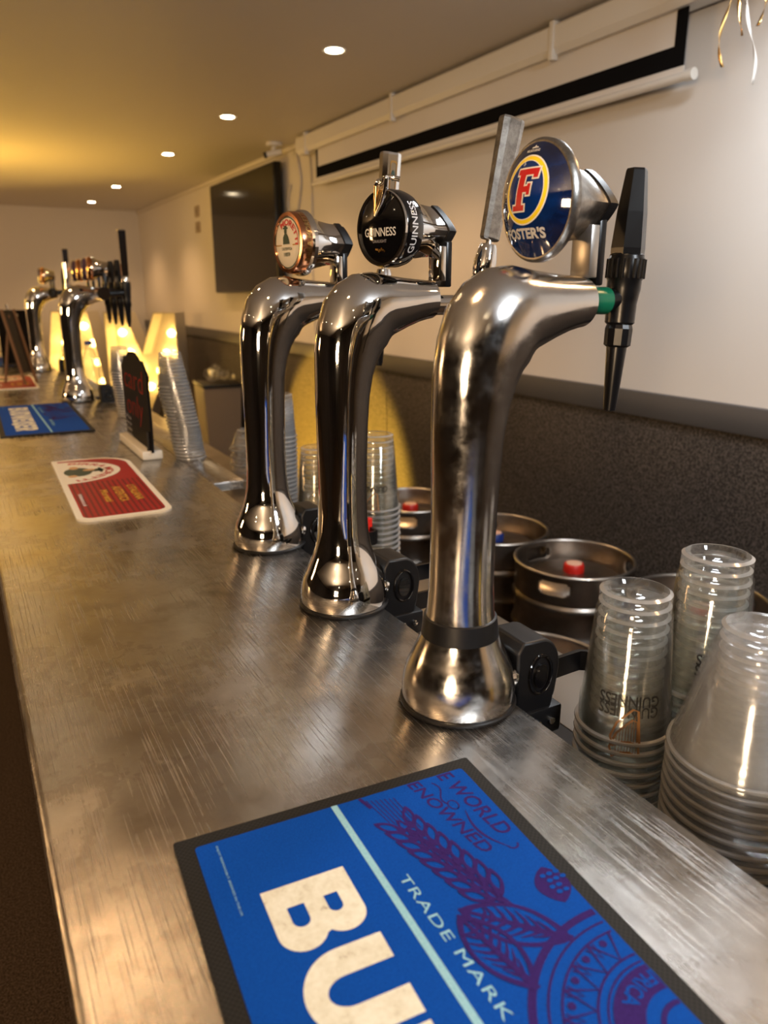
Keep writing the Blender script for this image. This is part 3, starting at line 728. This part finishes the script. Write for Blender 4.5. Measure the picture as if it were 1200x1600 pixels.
lettering_plane(onb(.0006), [('MELBOURNE', .0022, .015, -.001, .0405, .02)], 'badge_fine_print', 'silverprint', e)
strip_obj('badge_small_emblem', [fill2d([[(-.004,.0425),(.004,.0425),(.003,.0437),(.001,.0438),(0,.0455),(-.001,.0438),(-.003,.0437)]])], onb(.0006), 'silverprint', e)

# --- tap 1 faucet : green collar, black body with handle and spout
f1 = faucet(t1, col_m='green', xf=.188, z=.392)
ax = Vector((.045, 0, 1)).normalized()
fo = Vector((.184, 0, .398))
fm = frame(fo, (1,0,-.045), (0,1,0), ax)
G().lathe([(.0125,-.030),(.0145,-.028),(.0145,-.010),(.0150,-.006),(.0165,.004),(.0165,.012),(.0175,.014),(.0178,.032),(.0165,.034),(.0165,.036),(.0150,.037)], 32, fm).obj('valve_body', 'black', f1)
g = G()
for i in range(20):
    a = 2*pi*i/20; g.lathe([(.0016,.014),(.0016,.032)], 6, fm @ Matrix.Translation((.0176*cos(a), .0176*sin(a), 0)))
g.obj('grip_ribs', 'black', f1)
g = G(); g.rings([[fm @ Vector((rx*cos(q), ry*sin(q), z)) for q in [2*pi*k/6+pi/6 for k in range(6)]] for z, rx, ry in ((.036,.0165,.0165),(.042,.0168,.0165),(.075,.0150,.0140),(.112,.0105,.0100),(.114,.0095,.009))])
g.obj('pull_handle', 'black', f1, False)
G().lathe([(.0105,-.052),(.0135,-.050),(.0138,-.034),(.0125,-.030)], 12, fm).obj('union_nut', 'black', f1, False)
G().lathe([(.0040,-.1165),(.0062,-.1155),(.0082,-.085),(.0100,-.053),(.0100,-.050)], 24, fm).obj('spout', 'black', f1)

# --- tap 2 badge (round black)
bx2, bz2 = .078, .472
e = badge_frame(t2, bx2, bz2, False, .0415, .0415, .062, 14)
G().rings([[Vector((x, r*cos(2*pi*i/64), r*sin(2*pi*i/64))) for i in range(64)] for x, r in ((.004,.0425),(-.004,.0445),(-.020,.0445),(-.024,.0425),(-.0245,.0405),(-.0225,.0395))]).obj('badge_drum', 'blackgloss', e)
G().rings([[Vector((x, r*cos(2*pi*i/64), r*sin(2*pi*i/64))) for i in range(64)] for x, r in ((-.0225,.0432),(-.0258,.0428),(-.0258,.0400),(-.0235,.0395))], False).obj('chrome_bezel', 'chrome', e)
G().rings([[Vector((x, r*cos(2*pi*i/64), r*sin(2*pi*i/64))) for i in range(64)] for x, r in ((-.0235,.0396),(-.0262,.030),(-.0275,.015),(-.0278,.0005))]).obj('badge_face', 'blackgloss', e)
flat2 = lambda u, v: (-.0282+ (u*u+v*v)*2.2, -u, v)
lettering_plane(flat2, [('GUINNESS', .0098, .054, 0, -.004, .015)], 'badge_lettering', 'silverprint', e)
lettering_plane(flat2, [('DRAUGHT', .0035, .024, 0, -.0145, .02)], 'badge_fine_print', 'silverdim', e)
strip_obj('badge_signature', [stroke([(-.008+.016*i/24, -.0245+.0018*sin(i*1.3)+.001*sin(i*.5)) for i in range(25)], .0008)], flat2, 'gold', e)
v, f, w2 = text2d('GUINNESS', .0095, .062, .015)   # wraps round the near side of the drum
g = G(); g.add([(-.0075-(p.y), -.0449*cos((p.x-w2/2)/.0449), .0449*sin((p.x-w2/2)/.0449)+0) for p in v], f); g.obj('drum_lettering', 'silverprint', e, False)
# gold harp clipped over the top of the badge
h = bpy.data.objects.new('harp_ornament', None); COL.objects.link(h); h.parent = e; h.location = (-.0305, -.003, .0335); h.scale = (.85,.85,.74); h.rotation_euler = (0,0,0)
hp = lambda pts: [(0, -a, b) for a, b in pts]
G().tube(hp([(-.009,-.026),(-.0075,0),(-.006,.018)]), [.0018,.0032,.0038], 10).obj('harp_pillar', 'gold', h)
G().tube(hp(cat3 := [(-.006,.018),(-.003,.0225),(.002,.019),(.007,.0215),(.012,.028),(.0155,.028)]), [.0040,.0036,.0030,.0036,.0042,.003], 10).obj('harp_neck', 'chrome', h)
G().tube(hp([(.0145,.027),(.0125,.012),(.006,-.006),(-.002,-.018),(-.009,-.027)]), [.0036,.0034,.0030,.0026,.0016], 10).obj('harp_soundboard', 'chrome', h)
g = G()
for i in range(7): g.tube(hp([(-.0055+.0022*i, .019-.0003*i),(-.0055+.0022*i, -.018+.0052*i)]), .00045, 6)
g.obj('harp_strings', 'gold', h)
G().tube([(.002,.005,.024),(.008,-.012,.030),(.018,-.022,.026)], .004, 10).obj('harp_clip', 'chrome', h)
# --- tap 3 badge (copper)
e = badge_frame(t3, .072, .470, False, .0455, .0465, .060)
G().rings([[Vector((x, r*cos(2*pi*i/64), r*sin(2*pi*i/64))) for i in range(64)] for x, r in ((.002,.0440),(-.006,.0448),(-.020,.0448),(-.0245,.0430),(-.0250,.0385),(-.0225,.0370))]).obj('copper_drum', 'copper', e)
G().rings([[Vector((x, r*cos(2*pi*i/64), r*sin(2*pi*i/64))) for i in range(64)] for x, r in ((-.0225,.0372),(-.0245,.034),(-.0250,.018),(-.0252,.0005))]).obj('badge_face', 'cream', e)
flat3 = lambda L: (lambda u, v: (-.0252-L+(u*u+v*v)*.8, -u, v))
strip_obj('badge_rim_line', [ringpiece(0,0,.0352,.0352,.0368,.0368)], flat3(.0002), 'darkfig', e)
v, f, w2 = text2d('MORETTI', .0085, .056, .04); g = G()
o_ = []
for p in v:
    a = radians(128)-(p.x/.056)*radians(136); r = .0248+p.y; o_.append(flat3(.0006)(r*cos(a), r*sin(a)))
g.add(o_, f); g.obj('badge_lettering', 'redprint', e, False)
lettering_plane(flat3(.0006), [('L\'AUTENTICA', .0040, .030, 0, -.0085, .02), ('1859', .0055, .018, 0, -.0165, .02)], 'badge_fine_print', 'darkfig', e)
strip_obj('badge_divider', [stroke([(-.033,-.0035),(.033,-.0035)], .0018)], flat3(.0007), 'gold', e)
strip_obj('badge_figure', [fill2d([[(-.011,-.002),(-.010,.008),(-.006,.0125),(.001,.0125),(.006,.007),(.009,-.002)]]), fill2d([ellipse(-.003,.0165,.0038,.0048,16)]), fill2d([ellipse(-.003,.0205,.0078,.0016,16)]), fill2d([ellipse(-.003,.0220,.0042,.0026,16)])], flat3(.0007), 'darkfig', e)
v, f, w2 = text2d('BIRRA MORETTI', .0085, .080, .03)
g = G(); g.add([(-.0085-p.y, -.0454*cos((p.x-w2/2)/.0452+.25), .0454*sin((p.x-w2/2)/.0452+.25)) for p in v], f); g.obj('drum_lettering', 'gold', e, False)

# --- faucets with tall handles on taps 2 and 3
def tall_faucet(t, x_tube, base, topp, wid, m, engraved=False):
    f = faucet(t, xf=x_tube, z=.392)
    B, T = Vector(base), Vector(topp); d = (T-B).normalized()
    fx = frame(B, d.cross(Vector((0,1,0))), (0,1,0), d); L = (T-B).length
    G().lathe([(.012,-.035),(.0145,-.033),(.0145,-.006),(.0125,-.004),(.0125,.0)], 28, frame(B-d*.043, fx.col[0].xyz, (0,1,0), d)).obj('valve_body', 'black', f)
    G().lathe([(.0135,-.045),(.0148,-.038),(.0148,-.026),(.0125,-.012),(.0105,-.006),(.0045,-.005),(.0040,.0)], 28, fx).obj('ferrule', 'chrome', f)
    rg = []
    for s, k in ((0,.70),(.015,.78),(.03,.78),(.98,1.0),(1,.94)):
        a = wid*k; rg.append([fx @ Vector((a*px, a*.55*py, L*s)) for px, py in ((-1,-.6),(-.55,-1),(.55,-1),(1,-.6),(1,.6),(.55,1),(-.55,1),(-1,.6))])
    G().rings(rg).obj('pull_handle', m, f, False)
    G().lathe([(.006,-.16),(.0075,-.155),(.0095,-.09),(.0105,-.085)], 20, frame(B-d*.0, fx.col[0].xyz, (0,1,0), d)).obj('spout', 'black', f)
    if engraved:
        g = G(); F2 = lambda u, v: fx @ Vector((-wid*.0+u, -wid*.56*1.0-.0002, v))
        g.add([F2(p.x, p.y) for p in fill2d([rrect(-.0075,.0045,L*.30,L*.93,.004), rrect(-.0062,.0032,L*.32,L*.91,.003)])[0]], fill2d([rrect(-.0075,.0045,L*.30,L*.93,.004), rrect(-.0062,.0032,L*.32,L*.91,.003)])[1]); g.obj('handle_inlay', 'gold', f, False)
        v, fc = fill2d([ellipse(-.0015, L*.80, .003, .008, 16)]); g = G(); g.add([F2(p.x, p.y) for p in v], fc); g.obj('handle_emblem', 'darkfig', f, False)
    return f
tall_faucet(t2, .212, (.218,0,.464), (.247,0,.610), .0165, 'pewter')
tall_faucet(t3, .212, (.216,0,.440), (.228,0,.608), .0165, 'chrome', True)

# ================================================================== far taps
def far_tap(loc, label, heads, sp, handle):
    t = thing('beer_tap', label, 'beer tap', loc, 0, 'swan neck beer taps on the counter')
    g = G(); g.rings(tap_body_rings()); g.obj('swan_neck_body', 'chrome', t, angle=50)
    G().lathe([(.0585,0),(.0592,.001),(.0592,.003),(.058,.0042)], 48).obj('base_gasket', 'blackmat', t)
    if heads > 1: G().tube([(.095,-sp*(heads-.6)/2,.392),(.095,sp*(heads-.6)/2,.392)], .022, 24).obj('manifold_bar', 'chrome', t)
    for i in range(heads):
        y = (i-(heads-1)/2)*sp
        e = bpy.data.objects.new('badge', None); COL.objects.link(e); e.parent = t; e.location = (.066, y, .475)
        g = G(); badge_cone(g, None, r0y=.036, r0z=.042, xe=.05, sq=.022); g.obj('badge_housing', ['chrome','copper','copper','chrome'][i], e)
        G().rings([[Vector((x, r*cos(2*pi*q/40), r*1.15*sin(2*pi*q/40))) for q in range(40)] for x, r in ((.002,.034),(-.008,.034),(-.014,.028),(-.016,.001))]).obj('badge_lens', ['copper','lensdark','copper','lensdark'][i], e)
        G().box(.036,.046,-.008,.008,-.075,-.015,.001).obj('mounting_bracket', 'black', e)
        f = bpy.data.objects.new('faucet', None); COL.objects.link(f); f.parent = t; f.location = (.176, y, .396)
        G().tube([(-.065,0,-.004),(.002,0,0)], .012, 16).obj('shank', 'bluecap' if i == 1 else 'black', f)
        G().lathe([(.004,-.12),(.008,-.10),(.0115,-.05),(.014,-.045),(.014,-.028),(.016,.004),(.0175,.014),(.0175,.034),(.0155,.036)], 20).obj('valve_body', 'black', f)
        if handle == i: 
            G().rings([[Vector((a*px, a*py, z)) for px, py in ((-1,-1),(1,-1),(1,1),(-1,1))] for z, a in ((.05,.009),(.055,.011),(.205,.013),(.21,.011))]).obj('pull_handle', 'chrome', f, False)
            G().lathe([(.0135,.034),(.0145,.04),(.011,.052)], 20).obj('ferrule', 'chrome', f)
        else: G().lathe([(.0155,.036),(.0150,.075),(.0095,.112),(.008,.114)], 8).obj('pull_handle', 'black', f, False)
    housing(t, False, False, .449-loc[0]); return t
t4 = far_tap((.375, 3.08, ZC), 'wide chrome beer tap with four badges and four black faucets behind the chalkboard sign', 4, .13, 0)
g = G().tube([(.01,.03,.39),(.012,.03,.43),(.012,.03,.50)], [.012,.009,.011], 12).obj('side_handle', 'chrome', t4)
t5 = far_tap((.36, 4.35, ZC), 'farthest chrome beer tap, beside the small wooden easel', 2, .12, 0)

# ================================================================== chalkboards
t = thing('chalkboard_sign', 'arched black chalkboard reading card only on a white block base', 'sign', (.386, 2.02, ZC))
G().box(-.025, .025, -.145, .155, 0, .022, .003).obj('base_block', 'whitewood', t)
o2 = [(-.150,.018),(.152,.018),(.156,.205)]+[(.156-.035, .222), (.110,.236)]+arc(.0,.205,.095,.048,40,140,14)+[(-.110,.236),(-.125,.226)]+[(-.160,.205),(-.153,.16),(-.156,.10)]
G().prism(o2, -.003, .003, frame((0,0,0), (0,1,0), (0,0,1), (1,0,0))).obj('board', 'chalk', t, False)
fnS = lambda u, v: (-.0034, -u, v)
def handtext(s, h, w_, u, v0, sl=.15):
    v, f, w2 = text2d(s, h, w_, -.01); return ([Vector((p.x+u+p.y*sl, p.y+v0, 0)) for p in v], f)
strip_obj('chalk_lettering', [handtext('card', .062, .23, -.125, .155), handtext('only', .062, .20, -.115, .085)], fnS, 'chalkred', t)
strip_obj('small_chalk_lettering', [handtext(s, .012, .07, -.145, .068-.016*i, 0) for i, s in enumerate(('Visa', 'Amex', 'Debit', 'Apple'))], fnS, 'silverprint', t)
G().tube([(-.006,-.135,.022),(-.006,-.140,.07)], .005, 8).obj('marker_pen', 'blackmat', t)
# small wooden easel
t = thing('tabletop_easel', 'small brown tabletop easel chalkboard standing before the farthest tap', 'easel', (.262, 3.75, ZC), radians(52))
g = G(); R_ = Matrix.Rotation(radians(-12), 4, 'X')
G().box(-.045, .045, -.003, .003, .055, .32, .002, R_).obj('board', 'chalkbrown', t)
for s in (-1, 1): G().box(s*.042-.005, s*.042+.005, -.012, -.002, 0, .33, .002, R_).obj('leg', 'wood', t)
G().tube([(0,-.06+.12,.30),(0,.12,.0)], .006, 8).obj('leg', 'wood', t); G().tube([(0,.06,.322),(0,.062,.345)], .006, 8).obj('top_knob', 'chrome', t)
# tall black board with handle
t = thing('menu_board', 'tall black menu board with a hand slot at the far left end of the counter', 'sign', (.285, 4.75, ZC), radians(12))
g = G(); v, f = fill2d([rrect(-.075,.075,0,.30,.008), rrect(-.035,.035,.262,.282,.008)])
mx = frame((0,0,0), (1,0,0), (0,0,1), (0,-1,0)); 
o = finish('board', [mx @ p for p in v], f, 'chalk', t, False); sm = o.modifiers.new('s', 'SOLIDIFY'); sm.thickness = .012
G().box(-.08, .08, -.03, .03, 0, .012, .002).obj('foot', 'chalkbrown', t)

# ================================================================== cups
def cup_profile(rb, rt, h, lip=.0030, step=True):
    # inverted: base on top at z=h ; returns profile from inner base centre to rim
    P = [(0, h-.0035), (rb*.30, h-.0038), (rb*.33, h-.0045), (rb*.70, h-.0045), (rb*.76, h-.0008), (rb*.90, h), (rb, h-.0022)]
    P += [(rb*1.005, h-.008), (rb+(rt-rb)*.12-.001, h*.86), (rb+(rt-rb)*.14+.0004, h*.845)]
    P += [(rb+(rt-rb)*.55, h*.45), (rb+(rt-rb)*.80, h*.20)]
    if step: P += [(rb+(rt-rb)*.80+.0016, h*.185)]
    P += [(rt-.001, h*.03)]
    P += [(rt, .0042), (rt+lip*.8, .0038), (rt+lip, .0022), (rt+lip*.8, .0004), (rt+.0003, 0)]
    return P
def cup_mesh(name, rb, rt, h, m, step=True, seg=48):
    g = G(); g.cap0 = False; g.cap1 = False; g.lathe(cup_profile(rb, rt, h, step=step), seg)
    o = g.obj(name, m); o.data.materials.append(M['rimclear'])
    for p in o.data.polygons:
        z = sum(o.data.vertices[i].co.z for i in p.vertices)/len(p.vertices)
        if z < .0045 or (z > h-.0015 and p.center.xy.length > rb*.88): p.material_index = 1
    COL.objects.unlink(o); return o.data
def stack(x, y, z0, n, pitch, me, label_top, label, group, lean=(0,0), jit=.0004, printf=None):
    last = None
    for i in range(n):
        o = bpy.data.objects.new('plastic_cup', me); COL.objects.link(o)
        s = i/max(1, n-1)
        o.location = (x+lean[0]*s+random.uniform(-jit, jit), y+lean[1]*s+random.uniform(-jit, jit), z0+pitch*i)
        o.rotation_euler = (0, 0, random.uniform(0, 6))
        tag(o, label_top if i == n-1 else label, 'cup', group)
        if printf and i >= n-printf[1]: printf[0](o)
        last = o
    return last
RB, RT, HH = .0355, .0475, .150
meG = cup_mesh('clear_cup', RB, RT, HH, 'cupclear')
def cupr(z, rb=RB, rt=RT, h=HH): return rb+(rt-rb)*(1-z/h)+.0013
vg, fg, wg = text2d('GUINNESS', .0120, .060, .012)
ng = G()
def wrap(v, zc, flip=True, a0=0, rb=RB, rt=RT, h=HH):
    out = []
    for p in v:
        u, q = (p.x-wg/2), (p.y-.006)
        if flip: u, q = -u, -q
        z = zc+q; r = cupr(z); a = a0+u/.045; out.append((r*cos(a), r*sin(a), z))
    return out
ng.add(wrap(vg, .047), fg)
printme = ng.obj('brand_lettering', 'inkblack', None, False); COL.objects.unlink(printme)
# harp print: outline strokes
hpz = [(-.012,.018),(-.009,-.020),(-.004,-.022),(.010,-.006),(.015,.010),(.012,.020),(.004,.014),(-.003,.013),(-.012,.018)]
hg = G(); v, f = stroke(hpz, .0022); 
def wrap2(v, zc, a0):
    out = []
    for p in v:
        z = zc-p.y; r = cupr(z)+.0002; a = a0-p.x/.045; out.append((r*cos(a), r*sin(a), z))
    return out
hg.add(wrap2(v, .018, .0), f)
for i in range(8):
    v, f = stroke([(-.009+.0026*i, .0135), (-.009+.0026*i, -.018+.0028*i)], .0005); hg.add(wrap2(v, .018, 0), f)
M['harpbrown'] = mat('harp_print', (.26,.13,.05), .4)
hme = hg.obj('harp_print', 'harpbrown', None, False); COL.objects.unlink(hme)
def gprint(rot):
    def fn(o):
        o.rotation_euler = (0,0,0)
        for src in (printme, hme):
            c = src.copy(); COL.objects.link(c); c.parent = o
            c.rotation_euler = (0, 0, rot)
    return fn
ZS = .8805
toward = lambda x, y: atan2(-y, -x)
# G1 : stack right of the nearest tap
stack(.562, .494, ZS, 12, .0122, meG, 'topmost clear printed cup of the stack nearest the tap clamp', 'clear printed cup nested in the stack nearest the tap clamp', 'upturned clear cups in the left near stack', (0,0), .0004, (gprint(toward(.56,.494)+.10), 2))
stack(.662, .480, ZS, 14, .0122, meG, 'topmost clear printed cup of the stack against the dark wall', 'clear printed cup nested in the stack against the dark wall', 'upturned clear cups in the rear near stack', (0,0), .0004, (gprint(toward(.66,.48)+.5), 2))
meM = cup_mesh('milky_cup', .034, .0665, .128, 'cupmilky', True, 64)
stack(.592, .375, ZS, 15, .0112, meM, 'topmost wide milky cup of the big stack at the right edge', 'wide milky cup nested in the big stack at the right edge', 'upturned milky cups at the right edge', (.0,.0), .0005)
# middle stacks, seen between the taps
stack(.70, 1.835, ZS, 19, .0115, cup_mesh('white_cup', .040, .046, .11, 'cupwhite'), 'topmost frosted cup of the tall stack just right of the third tap', 'frosted cup nested in the tall stack just right of the third tap', 'frosted cups between third and middle tap', (0,0))
stack(.66, 1.50, ZS, 9, .0115, meG, 'topmost clear cup of the short stack left of the middle tap', 'clear cup nested in the short stack left of the middle tap', 'clear cups left of the middle tap', (0,0), .0005)
stack(.70, 1.30, ZS, 14, .0115, meG, 'topmost clear cup of the stack right of the middle tap', 'clear cup nested in the stack right of the middle tap', 'clear cups right of the middle tap', (0,0), .0005, (gprint(-2.2), 1))
# tall leaning stack on the ledge
meW = cup_mesh('small_white_cup', .027, .035, .085, 'cupwhite', True, 32)
stack(.475, 1.86, ZC, 22, .0082, meW, 'topmost small white cup of the tall leaning stack beside the chalkboard', 'small white cup nested in the tall leaning stack beside the chalkboard', 'small white cups leaning beside the chalkboard', (-.02,.05), .001)
stack(.475, 2.62, ZC, 17, .0088, meW, 'topmost small white cup of the stack behind the chalkboard', 'small white cup nested in the stack behind the chalkboard', 'small white cups behind the chalkboard', (-.01,.02), .001)
# pile of bowls on the low shelf
o = stack(.735, 2.17, ZS, 6, .022, cup_mesh('glass_bowl', .035, .058, .06, 'cupmilky'), 'topmost clear tub of the low pile left of the third tap', 'clear tub in the low pile left of the third tap', 'clear tubs left of the third tap', (0,0), .003)
g = G().box(-.05, .05, -.04, .04, 0, .02, .008); o = g.obj('folded_cloth', 'sponge'); o.location = (.60, 1.66, ZS); o.rotation_euler = (0,0,.4)
tag(o, 'folded yellow cleaning cloth on the low steel shelf left of the third tap', 'cloth')

# ---- bottles
def bottle(loc, label, capm, h=.2, r=.033, lab=None, body='bottleclear'):
    t = thing('plastic_bottle', label, 'bottle', loc, 0, 'plastic bottles behind the bar')
    G().lathe([(r*.9,0),(r,.006),(r,h*.55),(r*.96,h*.62),(r*.45,h*.85),(r*.36,h*.90),(r*.36,h*.93)], 32).obj('bottle_body', body, t)
    G().lathe([(r*.44,h*.93),(r*.44,h*1.0),(r*.3,h*1.01)], 20).obj('cap', capm, t)
    if lab: G().lathe([(r*1.01,h*.12),(r*1.01,h*.45)], 32).obj('label_band', lab, t)
    return t
bottle((.478, 3.40, ZC), 'clear plastic bottle with a blue cap right of the four badge tap column', 'bluecap', .20, .036)
bottle((.485, 4.05, ZC-.0), 'blue-capped clear bottle with yellow label left of the four badge tap', 'bluecap', .24, .038, 'labelyel')
t = thing('drink_bottle', 'yellow bottle with patterned label cut by the right edge of the photo', 'bottle', (.571, .262, ZS))
G().lathe([(.03,0),(.032,.006),(.032,.12),(.028,.14),(.013,.165),(.012,.19)], 32).obj('bottle_body', 'liquid', t); G().lathe([(.0145,.186),(.0145,.20),(.012,.202)], 20).obj('cap', 'yellow', t)
m = M['pat'] = mat('patterned_label', (.5,.4,.02), .4)
nodes(m)[1].new(ramp(m, noise(m, 90, 3), [(.45,(.03,.025,.01)),(.52,(.70,.52,.03))]), nodes(m)[2].inputs['Base Color'])
G().lathe([(.0323,.02),(.0323,.11)], 32).obj('label_band', 'pat', t)

# ================================================================== kegs
def make_keg():
    t = thing('beer_keg', '', 'keg', (0,0,0))
    R0 = .197; P = [(.17,.035),(.185,.05),(R0-.006,.07)]
    P += [(R0-.006,.13),(R0-.003,.17),(R0,.175),(R0,.185),(R0-.003,.19),(R0-.006,.23)]
    P += [(R0-.006,.35),(R0-.002,.365),(R0+.003,.375),(R0-.002,.385),(R0-.006,.40),(R0-.006,.455),(R0-.002,.47),(R0+.003,.48),(R0-.002,.49),(R0-.008,.50),(R0-.02,.522),(.14,.545),(.06,.552),(.045,.552)]
    G().lathe(P, 72).obj('keg_body', 'kegsteel', t, angle=60)
    # chimes
    for z0, z1, nm in ((.0,.07,'bottom_chime'), (.50,.597,'top_chime')):
        N = 144; H = 14; v = []; f = []
        for j in range(H+1):
            z = z0+(z1-z0)*j/H
            for i in range(N): a = 2*pi*i/N; v.append(((R0-.003)*cos(a), (R0-.003)*sin(a), z))
        def hole(i, j):
            if nm != 'top_chime': return False
            a = (i+.5)*360/N; z = z0+(z1-z0)*(j+.5)/H
            for c in (60, 180, 300):
                d = (a-c+180) % 360-180; dx = abs(d)/15; dz = abs(z-.556)/.021
                if dx**4+dz**4 < 1: return True
            return False
        for j in range(H):
            for i in range(N):
                if not hole(i, j): f.append((j*N+i, j*N+(i+1)%N, (j+1)*N+(i+1)%N, (j+1)*N+i))
        o = finish(nm, v, f, 'kegsteel', t); sm = o.modifiers.new('s', 'SOLIDIFY'); sm.thickness = .004
    g = G(); g.cap0 = g.cap1 = False
    v = []; rg = [[Vector(((R0-.003+.006*cos(q))*cos(2*pi*i/96), (R0-.003+.006*cos(q))*sin(2*pi*i/96), .597+.005*sin(q))) for q in [2*pi*k/10 for k in range(10)]] for i in range(97)]
    G().rings(rg, False).obj('rolled_rim', 'brushed', t)
    return t
kegs = [((1.70,1.765),'M','keg with a red cap standing nearest the cup stacks','red'),
        ((1.67,2.16),'M','keg with a blue cap behind the nearest tap','bluecap'),
        ((1.60,2.66),'M','keg with a red cap between middle and nearest tap','red'),
        ((1.085,1.235),'M','keg close behind the tap clamp, its rim just showing','red'),
        ((1.775,1.33),'M','keg half hidden behind the clear cup stacks','red')]
base = make_keg(); kegset = [base]+[copy_tree(base) for _ in kegs[1:]]
for i, ((x, y), _, lab, capm) in enumerate(kegs):
    t = kegset[i]; t.location = (x, y, 0); t.rotation_euler = (0, 0, [2.6, 2.2, 3.0, .5, 1.0][i]); tag(t, 'stainless steel beer '+lab, 'keg', 'steel beer kegs behind the bar')
    G().lathe([(.034,.552),(.034,.575),(.030,.580)], 28).obj('keg_cap', capm, t); G().lathe([(.026,.5795),(.026,.582),(.02,.583)], 24).obj('cap_centre', 'pinkcap', t)
# grey floor-standing items further back
t = thing('waste_bin', 'tall bin filled with crumpled clear cups, near the right wall', 'bin', (1.80, 6.05, 0), radians(-4))
g = G(); rg = []
for z, s in ((0,.80),(.73,1.0)): rg.append([Vector((px*.15*s, py*.19*s, z)) for px, py in ((-1,-1),(1,-1),(1,1),(-1,1))])
g.rings(rg); g.obj('bin_body', 'bin', t, False)
G().box(-.155, .155, -.195, .195, .715, .745, .008).obj('bin_rim', 'bindark', t)
for i in range(6):
    o = bpy.data.objects.new('discarded_cup', meG); COL.objects.link(o); o.location = (1.74+.05*(i%3), 5.98+.08*(i//3), .80+.01*(i%2)); o.rotation_euler = (1.2+.3*i, .5*i, i); o.scale = (.8,.8,.6)
    tag(o, 'crumpled clear cup lying on top of the tall bin', 'cup', 'crumpled cups on the bin')

# ================================================================== marquee letters
def marquee(loc, ang, shape, holes, bulbs, label, H=1.2, depth=.16):
    t = thing('marquee_letter', label, 'light-up letter', loc, ang, 'white light-up marquee letters')
    mx = frame((0,0,0), (1,0,0), (0,0,1), (0,-1,0))      # u->x, v->z, t-> -y (front)
    v, f = fill2d([shape]+holes)
    o = finish('back_panel', [mx @ Vector((p.x, p.y, 0)) for p in v], f, 'letterwhite', t, False); o.modifiers.new('s','SOLIDIFY').thickness = .012
    g = G()
    for lp in [shape]+holes:
        k = len(lp); g.add([mx @ Vector((a, b, 0)) for a, b in lp]+[mx @ Vector((a, b, depth)) for a, b in lp], [(i, (i+1)%k, k+(i+1)%k, k+i) for i in range(k)])
    o = g.obj('side_walls', 'letterwhite', t, False); sm = o.modifiers.new('s','SOLIDIFY'); sm.thickness = .014; sm.offset = 0
    for a, b in bulbs:
        g = G(); g.lathe([(.0,.088),(.019,.084),(.031,.070),(.034,.057),(.027,.036),(.014,.020),(.014,.008)], 16, mx @ Matrix.Translation((a, b, 0))); g.obj('bulb', 'bulb', t)
    t.scale = (1.05, 1.05, 1.055); return t
Ms = [(0,0),(.17,0),(.17,.62),(.335,.30),(.50,.62),(.50,0),(.67,0),(.67,1.2),(.47,1.2),(.335,.86),(.20,1.2),(0,1.2)]
Mb = [(.10,1.03),(.085,.85),(.16,.86),(.235,.72),(.57,1.03),(.585,.85),(.51,.86),(.44,.71),(.335,.57),(.585,.65),(.585,.45),(.585,.25),(.585,.08),(.085,.65),(.085,.45),(.085,.25),(.085,.08)]
As = [(0,0),(.19,0),(.235,.22),(.555,.22),(.60,0),(.79,0),(.58,1.2),(.21,1.2)]
Ah = [[(.275,.40),(.515,.40),(.45,.85),(.34,.85)]]
Ab = [(.33,1.07),(.46,1.07),(.54,.92),(.57,.75),(.60,.57),(.63,.40),(.66,.24),(.69,.09),(.25,.92),(.22,.75),(.19,.57),(.16,.40),(.13,.24),(.10,.09),(.34,.31),(.45,.31)]
a_ = radians(-42)
Pm = Vector((1.80, 7.05, 0)); dirx = Vector((cos(a_), sin(a_), 0))
P0 = Pm-dirx*.67
marquee(tuple(P0), a_, Ms, [], Mb, 'white marquee letter M with warm glowing bulbs, rightmost of the row')
marquee(tuple(P0-dirx*.72+Vector((0,.30,0))), a_, As, Ah, Ab, 'white marquee letter A with warm glowing bulbs, behind the four badge tap')
marquee(tuple(P0-dirx*1.65+Vector((0,.30,0))), a_, Ms, [], Mb, 'white marquee letter cut off by the left edge of the photo')
